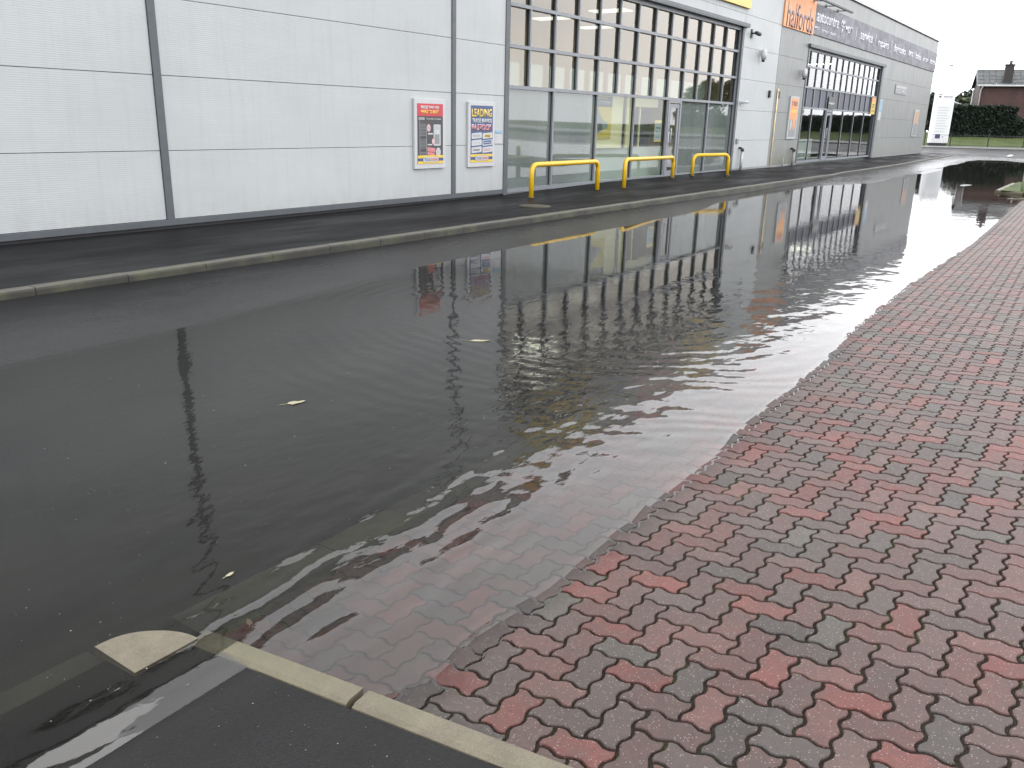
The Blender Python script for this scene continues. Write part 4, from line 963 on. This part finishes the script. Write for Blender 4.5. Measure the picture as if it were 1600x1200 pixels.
bm = bmesh.new(); pts = [(HR*u+HF*max(kd(u), 40)) for u in np.arange(8, 180, 2.)]; kerb_run(bm, [(p.x, p.y) for p in pts][::-1], .15, lambda x, y: .18, -.1, stone=2)
bmesh.ops.recalc_face_normals(bm, faces=bm.faces); o = finish('kerb', bm, M_KERB); tag(o, kind='structure')
o = frame_sheet('grass', np.arange(38, 190, 3.), np.array([85.3, 86, 87, 88, 89, 90, 91, 95, 110, 160]), lambda u, d: .15+np.clip(d-85.3, 0, 6)*.165+.04*np.sin(u*.7), M_GRASS); tag(o, kind='structure')
o = sheet('ground', [(-400, -400, -.35), (600, -400, -.35), (600, 600, -.35), (-400, 600, -.35)], [(0, 1, 2, 3)], simple('distant ground', (.06, .075, .04), .9, nscale=.1)); tag(o, kind='structure')

# railings along the far verge
e = empty('railing_fence', 'low black vertical bar railings along the far grass verge', 'fence', tuple(FP(1488, 84, .17)))
def rp(u, d, z): p = HR*u+HF*d; return (p.x, p.y, z)
u0 = 39.5; D0 = 84.0
bm = bmesh.new()
for k in range(int(24/.14)):
    u = u0+k*.14; bx(bm, -.008, .008, -.008, .008, .25, 1.22, 0, Matrix.Translation(rp(u, D0, 0)))
for zz in (.27, 1.2): tube(bm, [rp(u0, D0, zz), rp(u0+24, D0, zz)], .018, 6)
finish('railing_panel', bm, M_BLACK, e)
upx = lambda px_: (px_-800)/FPX*D0/math.cos(PITCH)*1.0
for px_ in (1448, 1488.5, 1548):
    p = FP(px_, D0, .1); boxo('post', p.x-.045, p.x+.045, p.y-.045, p.y+.045, .1, 1.38, M_BLACK, e)
for k in range(4):
    p = Vector(FP(1548, D0, .1))+HR*(3.4*(k+1)); boxo('post', p.x-.045, p.x+.045, p.y-.045, p.y+.045, .1, 1.38, M_BLACK, e)

# pylon sign
pb0, pb1 = FP(1453, 85.5, .2), FP(1483, 85.5, .2); mid = (pb0+pb1)/2; wd = (pb1-pb0).length
e = empty('pylon_sign', 'tall white totem sign board of the business park standing behind the railings', 'sign', (mid.x, mid.y, .17), 0)
MP = Matrix.Translation((mid.x, mid.y, 0)) @ Matrix.Rotation(-YAW+R(3), 4, 'Z')
h1 = 5.35
boxo('plinth', -wd/2+.05, wd/2-.05, -.15, .15, .1, .42, M_BLACK, e, 0, MP)
boxo('sign_board', -wd/2, wd/2, -.2, .2, .42, h1, simple('bright white board', (0.612, 0.6192, 0.6192), .35, var=.02), e, .02, MP)
boxo('sign_panel', -wd/2+.28, wd/2-.18, -.215, -.2, 1.35, 3.9, simple('tenant panel', (0.5184, 0.5328, 0.5328), .35, var=.03), e, 0, MP)
text('ANGORA', -wd/2+.72, wd/2-.22, 4.6, 4.78, -.201, M_GREY, e, bold=.03, M=MP); text('BUSINESS PARK', -wd/2+.72, wd/2-.22, 4.44, 4.51, -.201, M_LGREY, e, M=MP)
bm = bmesh.new(); prism(bm, [(-wd/2+.38+.13*math.cos(a), 4.68+.1*math.sin(a)*(1.0 if math.sin(a) < 0 else .55)) for a in np.linspace(0, 2*math.pi, 14)[:-1]], -.204, -.2)
for k, a in enumerate((130, 100, 70, 45)): cx, cz = -wd/2+.38+.15*math.cos(R(a)), 4.74+.14*math.sin(R(a)); prism(bm, [(cx+.03*math.cos(t), cz+.045*math.sin(t)) for t in np.linspace(0, 2*math.pi, 9)[:-1]], -.204, -.2)
for v in bm.verts: v.co = MP @ v.co
finish('emblem', bm, M_INK, e)
rows = ['UNIT 1', 'UNIT 2', 'UNIT 3', 'UNIT 4', 'UNIT 5', 'UNIT 6', 'UNIT 7']
bm = bmesh.new()
for k in range(10): bx(bm, -wd/2+.4, wd/2-.5+.1*math.sin(k*2), -.218, -.215, 3.65-k*.24, 3.70-k*.24, 0, MP)
finish('text_line', bm, M_LGREY, e)
bm = bmesh.new(); bx(bm, -.42, 0.06, -.218, -.2, .85, 1.25, 0, MP); finish('notice_panel', bm, simple('navy notice', (0.04, 0.04, 0.104), .4), e)
bm = bmesh.new(); bx(bm, .3, .4, -.215, -.2, .95, 1.05, 0, MP); finish('notice_panel', bm, M_GREY, e)

# white sign foot on the building corner left is the pylon base; lamp post beyond the corner
p = FP(1457.5, 100, .2); e = empty('lamp_post', 'thin pale street lamp post seen past the far building corner', 'street lamp', tuple(p))
bm = bmesh.new(); tube(bm, [(p.x, p.y, .1), (p.x, p.y, 8.4)], [.08, .05], 8); finish('pole', bm, M_STEEL, e)
q = Vector((p.x, p.y, 8.4))+HR*.5
bm = bmesh.new(); tube(bm, [(p.x, p.y, 8.35), tuple(q+Vector((0, 0, .05))), tuple(q+HR*.6+Vector((0, 0, .05)))], [.05, .05, .1], 8); finish('lamp_head', bm, M_GREY, e)

# hedges and trees
def leaves(bm, pts, size, mi=0):
    for p in pts:
        n = Vector((random.gauss(0, 1), random.gauss(0, 1), random.gauss(0, 1))).normalized(); u = n.orthogonal().normalized(); v = n.cross(u); s_ = size*random.uniform(.5, 1.3); p = Vector(p)
        vs = [bm.verts.new(p+u*s_*random.uniform(.7, 1.2)), bm.verts.new(p+v*s_*.6), bm.verts.new(p-u*s_*random.uniform(.7, 1.2)), bm.verts.new(p-v*s_*.6)]
        f = bm.faces.new(vs); f.material_index = mi
def hedge(label, ua, ub, D, dep, z0, z1, n_, size=.12):
    bm = bmesh.new(); MH = Matrix(((HR.x, HF.x, 0, 0), (HR.y, HF.y, 0, 0), (0, 0, 1, 0), (0, 0, 0, 1)))
    bx(bm, ua+.1, ub-.1, D+.1, D+dep-.1, z0-.3, z1-.1, 0, MH); pts = []
    for k in range(n_):
        c_ = random.random(); u = random.uniform(ua, ub)
        if c_ < .72: q_ = (u, D+random.gauss(0, .05), random.uniform(z0-.1, z1))
        elif c_ < .88: q_ = (u, random.uniform(D, D+dep), z1+random.gauss(0, .05)+.06*math.sin(u*1.7))
        else: q_ = (random.choice((ua, ub))+random.gauss(0, .05), random.uniform(D, D+dep), random.uniform(z0, z1))
        pts.append(MH @ Vector(q_))
    leaves(bm, pts, size); o = finish('hedge', bm, M_HEDGE); return tag(o, label, 'hedge', 'clipped hedges before the brick house')
upix = lambda px_, D: float((W(px_, 200, D)).dot(HR))
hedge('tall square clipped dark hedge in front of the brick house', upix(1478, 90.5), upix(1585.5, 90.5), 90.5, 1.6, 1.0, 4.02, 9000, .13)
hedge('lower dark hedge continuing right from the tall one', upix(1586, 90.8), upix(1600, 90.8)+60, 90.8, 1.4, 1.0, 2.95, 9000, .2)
def tree(label, base, h, cr, m, n_=2600, size=.3, name='tree', grp='trees beyond the junction'):
    e = empty(name, label, 'tree', tuple(base), group=grp)
    bm = bmesh.new(); b0 = Vector(base); tops = []
    tube(bm, [b0-Vector((0, 0, .3)), b0+Vector((.1, 0, h*.3)), b0+Vector((0, .1, h*.7))], [cr*.09, cr*.07, cr*.03], 8)
    for k in range(7):
        a = k*.9; t0 = b0+Vector((0, 0, h*(.3+.05*k))); t1 = t0+Vector((math.cos(a)*cr*.6, math.sin(a)*cr*.6, h*.2)); tube(bm, [t0, (t0+t1)/2+Vector((0, 0, .1)), t1], [cr*.035, cr*.02, cr*.01], 6)
    finish('trunk', bm, M_BARK, e)
    cl = []
    for k in range(16):
        a = random.random()*6.28; rr = cr*math.sqrt(random.random())*.75; zz = random.uniform(.3, .9); k_ = math.sqrt(max(0, 1-((zz-.5)/.5)**2))
        cl.append((b0+Vector((math.cos(a)*rr*(.4+k_*.6), math.sin(a)*rr*(.4+k_*.6), h*zz)), cr*random.uniform(.28, .45)))
    pts = []
    for k in range(n_):
        c_, r_ = random.choice(cl); d = Vector((random.gauss(0, 1), random.gauss(0, 1), random.gauss(0, .8))).normalized()*r_*random.uniform(.6, 1.05); pts.append(c_+d)
    bm = bmesh.new(); leaves(bm, pts, size); finish('crown', bm, m, e); return e
tree('dark leafy tree showing between the building corner and the totem sign', FP(1456, 104, .8), 4.7, 2.6, M_TREE)
tree('rounded tree between the totem sign and the brick house', FP(1499, 110, .8), 5.6, 2.7, M_TREE, 3200)
tree('lower olive tree directly behind the conservatory roof', FP(1503, 106, .8), 4.4, 2.3, M_BUSH, 2600)
tree('dark bushy tree low behind the totem sign', FP(1462, 98, .8), 4.6, 2.5, M_HEDGE, 2600)
tree('shrubby tree left of the totem sign near the wall', FP(1440, 112, .8), 4.9, 2.8, M_TREE)
# trees and hedge further along the road (they show in the shop windows)
spots = [(128, -22, 8.5, 4.5, M_TREE, 'broad tree beyond the hedge to the right of the brick house, nearest of its row'), (139, -31, 9.5, 5, M_TREE, 'tallest tree in the row beyond the hedge right of the brick house'), (148, -41, 8, 4.5, M_BUSH, 'olive tree at the far end of the row right of the brick house')]
for x, yy, h, cr, m, lb in spots: tree(lb, (x, yy, .4), h, cr, m, 1800, .45, grp='trees along the road to the right')

# brick house
Dh = 96.0; ua = upix(1520, Dh); ub = ua+16; ze = 6.35; zr = 8.0; zb0 = 1.0
pc = HR*ua+HF*Dh
e = empty('brick_house', 'red brick house with grey tiled roof and chimney behind the hedge', 'house', (pc.x, pc.y, zb0))
HU = HR*math.cos(R(23))-HF*math.sin(R(23)); HV = HF*math.cos(R(23))+HR*math.sin(R(23))
MH = Matrix(((HU.x, HV.x, 0, pc.x), (HU.y, HV.y, 0, pc.y), (0, 0, 1, 0), (0, 0, 0, 1)))
wl = boxo('wall', 0, 16, 0, 7.5, zb0-.5, ze, M_BRICK, e)
me = wl.data
wl.matrix_parent_inverse = Matrix.Identity(4); wl.location = (0, 0, 0); wl.matrix_parent_inverse = parent_world(e).inverted() @ MH
# gable walls
def local_obj(name, bm, m):
    o = finish(name, bm, m, e); o.matrix_parent_inverse = parent_world(e).inverted() @ MH; return o
bm = bmesh.new()
for u in (0, 15.9):
    a = [bm.verts.new((u, 0, ze)), bm.verts.new((u, 7.5, ze)), bm.verts.new((u, 3.75, zr-.05))]; b2 = [bm.verts.new((u+.1, v.co.y, v.co.z)) for v in a]
    bm.faces.new(a); bm.faces.new(b2[::-1])
    for i in range(3): bm.faces.new((a[i], b2[i], b2[(i+1) % 3], a[(i+1) % 3]))
local_obj('gable', bm, M_BRICK)
bm = bmesh.new(); n = 11
for sgn in (0, 1):
    for k in range(n):
        t0, t1 = k/n, (k+1)/n
        y0_, y1_ = -.35+t0*4.1, -.35+t1*4.1+.04; z0_, z1_ = ze-.1+t0*(zr-ze+.1), ze-.1+t1*(zr-ze+.1)
        if sgn: y0_, y1_ = 7.5-y0_, 7.5-y1_
        for j in range(28):
            xa = -.3+j*(16.6/28); xb = xa+16.6/28-.02; lift = random.uniform(0, .02)
            v = [bm.verts.new((xa, y0_, z0_+.07+lift)), bm.verts.new((xb, y0_, z0_+.07+lift)), bm.verts.new((xb, y1_, z1_+.01+lift)), bm.verts.new((xa, y1_, z1_+.01+lift)), bm.verts.new((xa, y0_, z0_)), bm.verts.new((xb, y0_, z0_))]
            bm.faces.new(v[:4]); bm.faces.new((v[4], v[5], v[1], v[0]))
bx(bm, -.3, 16.3, 3.65, 3.85, zr-.02, zr+.08)
bmesh.ops.recalc_face_normals(bm, faces=bm.faces); local_obj('roof', bm, M_TILE)
bm = bmesh.new(); tube(bm, [(-.3, -.42, ze-.12), (16.3, -.42, ze-.12)], .09, 8); local_obj('gutter', bm, M_LGREY)
bm = bmesh.new(); tube(bm, [(.25, -.4, ze-.15), (.12, -.1, ze-.5), (.12, -.08, zb0)], .07, 8); tube(bm, [(-.1, 6.9, ze-.3), (-.1, 6.9, zb0)], .07, 8); local_obj('downpipe', bm, M_WHITE)
bm = bmesh.new(); tube(bm, [(-.3, -.38, ze-.15), (-.3, 3.75, zr-.1)], .06, 6); tube(bm, [(-.3, 3.75, zr-.1), (-.3, 7.85, ze-.15)], .06, 6); local_obj('bargeboard', bm, M_GREY)
cu = (upix(1558, Dh)-ua)*.95
bm = bmesh.new(); bx(bm, cu-.42, cu+.42, .1, .95, ze-.3, zr+.3); bx(bm, cu-.48, cu+.48, .04, 1.01, zr+.3, zr+.42)
ch = local_obj('chimney', bm, simple('sooty brick', (0.0245, 0.021, 0.021), .8, var=.3))
bm = bmesh.new(); lathe(bm, cu+.05, .5, [(.16, zr+.42), (.15, zr+.75), (.18, zr+.78)], 12); o = finish('chimney_pot', bm, M_GREY, ch); o.matrix_parent_inverse = (parent_world(e).inverted() @ MH).inverted() @ (parent_world(e).inverted() @ MH) 
lu = (upix(1596, Dh)-ua)*.95
bm = bmesh.new(); bx(bm, lu-.06, lu+.06, -.12, 0, 5.1, 5.7); local_obj('alarm_box', bm, M_WHITE)
# conservatory
e = empty('conservatory', 'white framed glazed conservatory roof beside the brick house', 'conservatory', tuple(HR*(ua-2.8)+HF*97+Vector((0, 0, 1))))
MC = Matrix(((HR.x, HF.x, 0, (HR*ua).x+(HF*96).x), (HR.y, HF.y, 0, (HR*ua).y+(HF*96).y), (0, 0, 1, 0), (0, 0, 0, 1)))
MCi = lambda bm: [setattr(v, 'co', MC @ v.co) for v in bm.verts]
bm = bmesh.new()
for za, zb_, ya in ((4.75, 4.75, .6),): pass
tube(bm, [(-2.6, .6, 4.68), (-.05, .6, 3.85)], .07, 6); tube(bm, [(-2.6, .6, 3.78), (-.0, .6, 3.78)], .08, 6); tube(bm, [(-1.4, .6, 4.25), (-1.4, .6, 3.8)], .05, 6); tube(bm, [(-2.6, .6, 4.68), (-2.6, .6, 1)], .07, 6)
tube(bm, [(-2.6, .6, 4.68), (-2.6, 3.6, 4.68)], .06, 6); tube(bm, [(-2.6, 3.6, 4.68), (-.05, 3.6, 3.85)], .07, 6)
MCi(bm); finish('frame', bm, M_WHITE, e)
bm = bmesh.new(); v = [bm.verts.new(p) for p in ((-2.55, .62, 4.62), (-.1, .62, 3.84), (-2.55, .62, 3.84), (-2.55, 3.5, 4.62), (-.1, 3.5, 3.84))]; bm.faces.new(v[:3]); bm.faces.new((v[0], v[3], v[4], v[1])); MCi(bm); finish('roof_glass', bm, simple('polycarbonate', (0.3, 0.33, 0.348), .3), e)
bm = bmesh.new(); bx(bm, -2.6, 0, .55, 3.6, .9, 3.72); MCi(bm); finish('wall', bm, M_WHITE, e)

# grass island with pale kerb
ix0, ix1, iy1 = 28.2, 33.6, 2.86
bm = bmesh.new(); kerb_run(bm, [(ix0+.15, -8), (ix0+.15, iy1-.15), (ix1-.15, iy1-.15), (ix1-.15, -8)][::-1], .15, lambda x, y: .075, -.2)
bmesh.ops.recalc_face_normals(bm, faces=bm.faces); o = finish('kerb', bm, M_KERBN); tag(o, kind='structure')
o = gridsheet('grass', np.linspace(ix0+.15, ix1-.15, 20), np.linspace(-8, iy1-.15, 30), lambda x, y: .085+.02*np.sin(x*5)*np.sin(y*4), M_GRASS); tag(o, kind='structure')
bm = bmesh.new()
for k in range(5000):
    x, yy = random.uniform(ix0+.18, ix1-.18), random.uniform(-1, iy1-.18); h_ = random.uniform(.03, .08); a = random.random()*6.28
    bm.faces.new([bm.verts.new((x-.006, yy, .08)), bm.verts.new((x+.006, yy, .08)), bm.verts.new((x+math.cos(a)*.03, yy+math.sin(a)*.03, .08+h_))])
o = finish('grass_blades', bm, M_GRASS); tag(o, 'short green grass on the small kerbed island', 'grass', kind='stuff')
p = pix_z(1600, 299, .08); e = empty('bollard', 'pale green post at the right edge of the grass island', 'bollard', tuple(p))
bm = bmesh.new(); lathe(bm, p.x, p.y, [(.09, .05), (.09, .62), (.07, .68), (.02, .7)], 14); finish('post', bm, simple('pale green', (0.33, 0.372, 0.24), .5), e)
# white lane dash on far road
o = sheet('road_marking', [tuple(pix_z(1572, 244.5, .118)), tuple(pix_z(1580, 244.5, .118)), tuple(pix_z(1588, 239.5, .118)), tuple(pix_z(1583, 239.5, .118))], [(0, 1, 2, 3)], M_WHITE); tag(o, kind='structure')
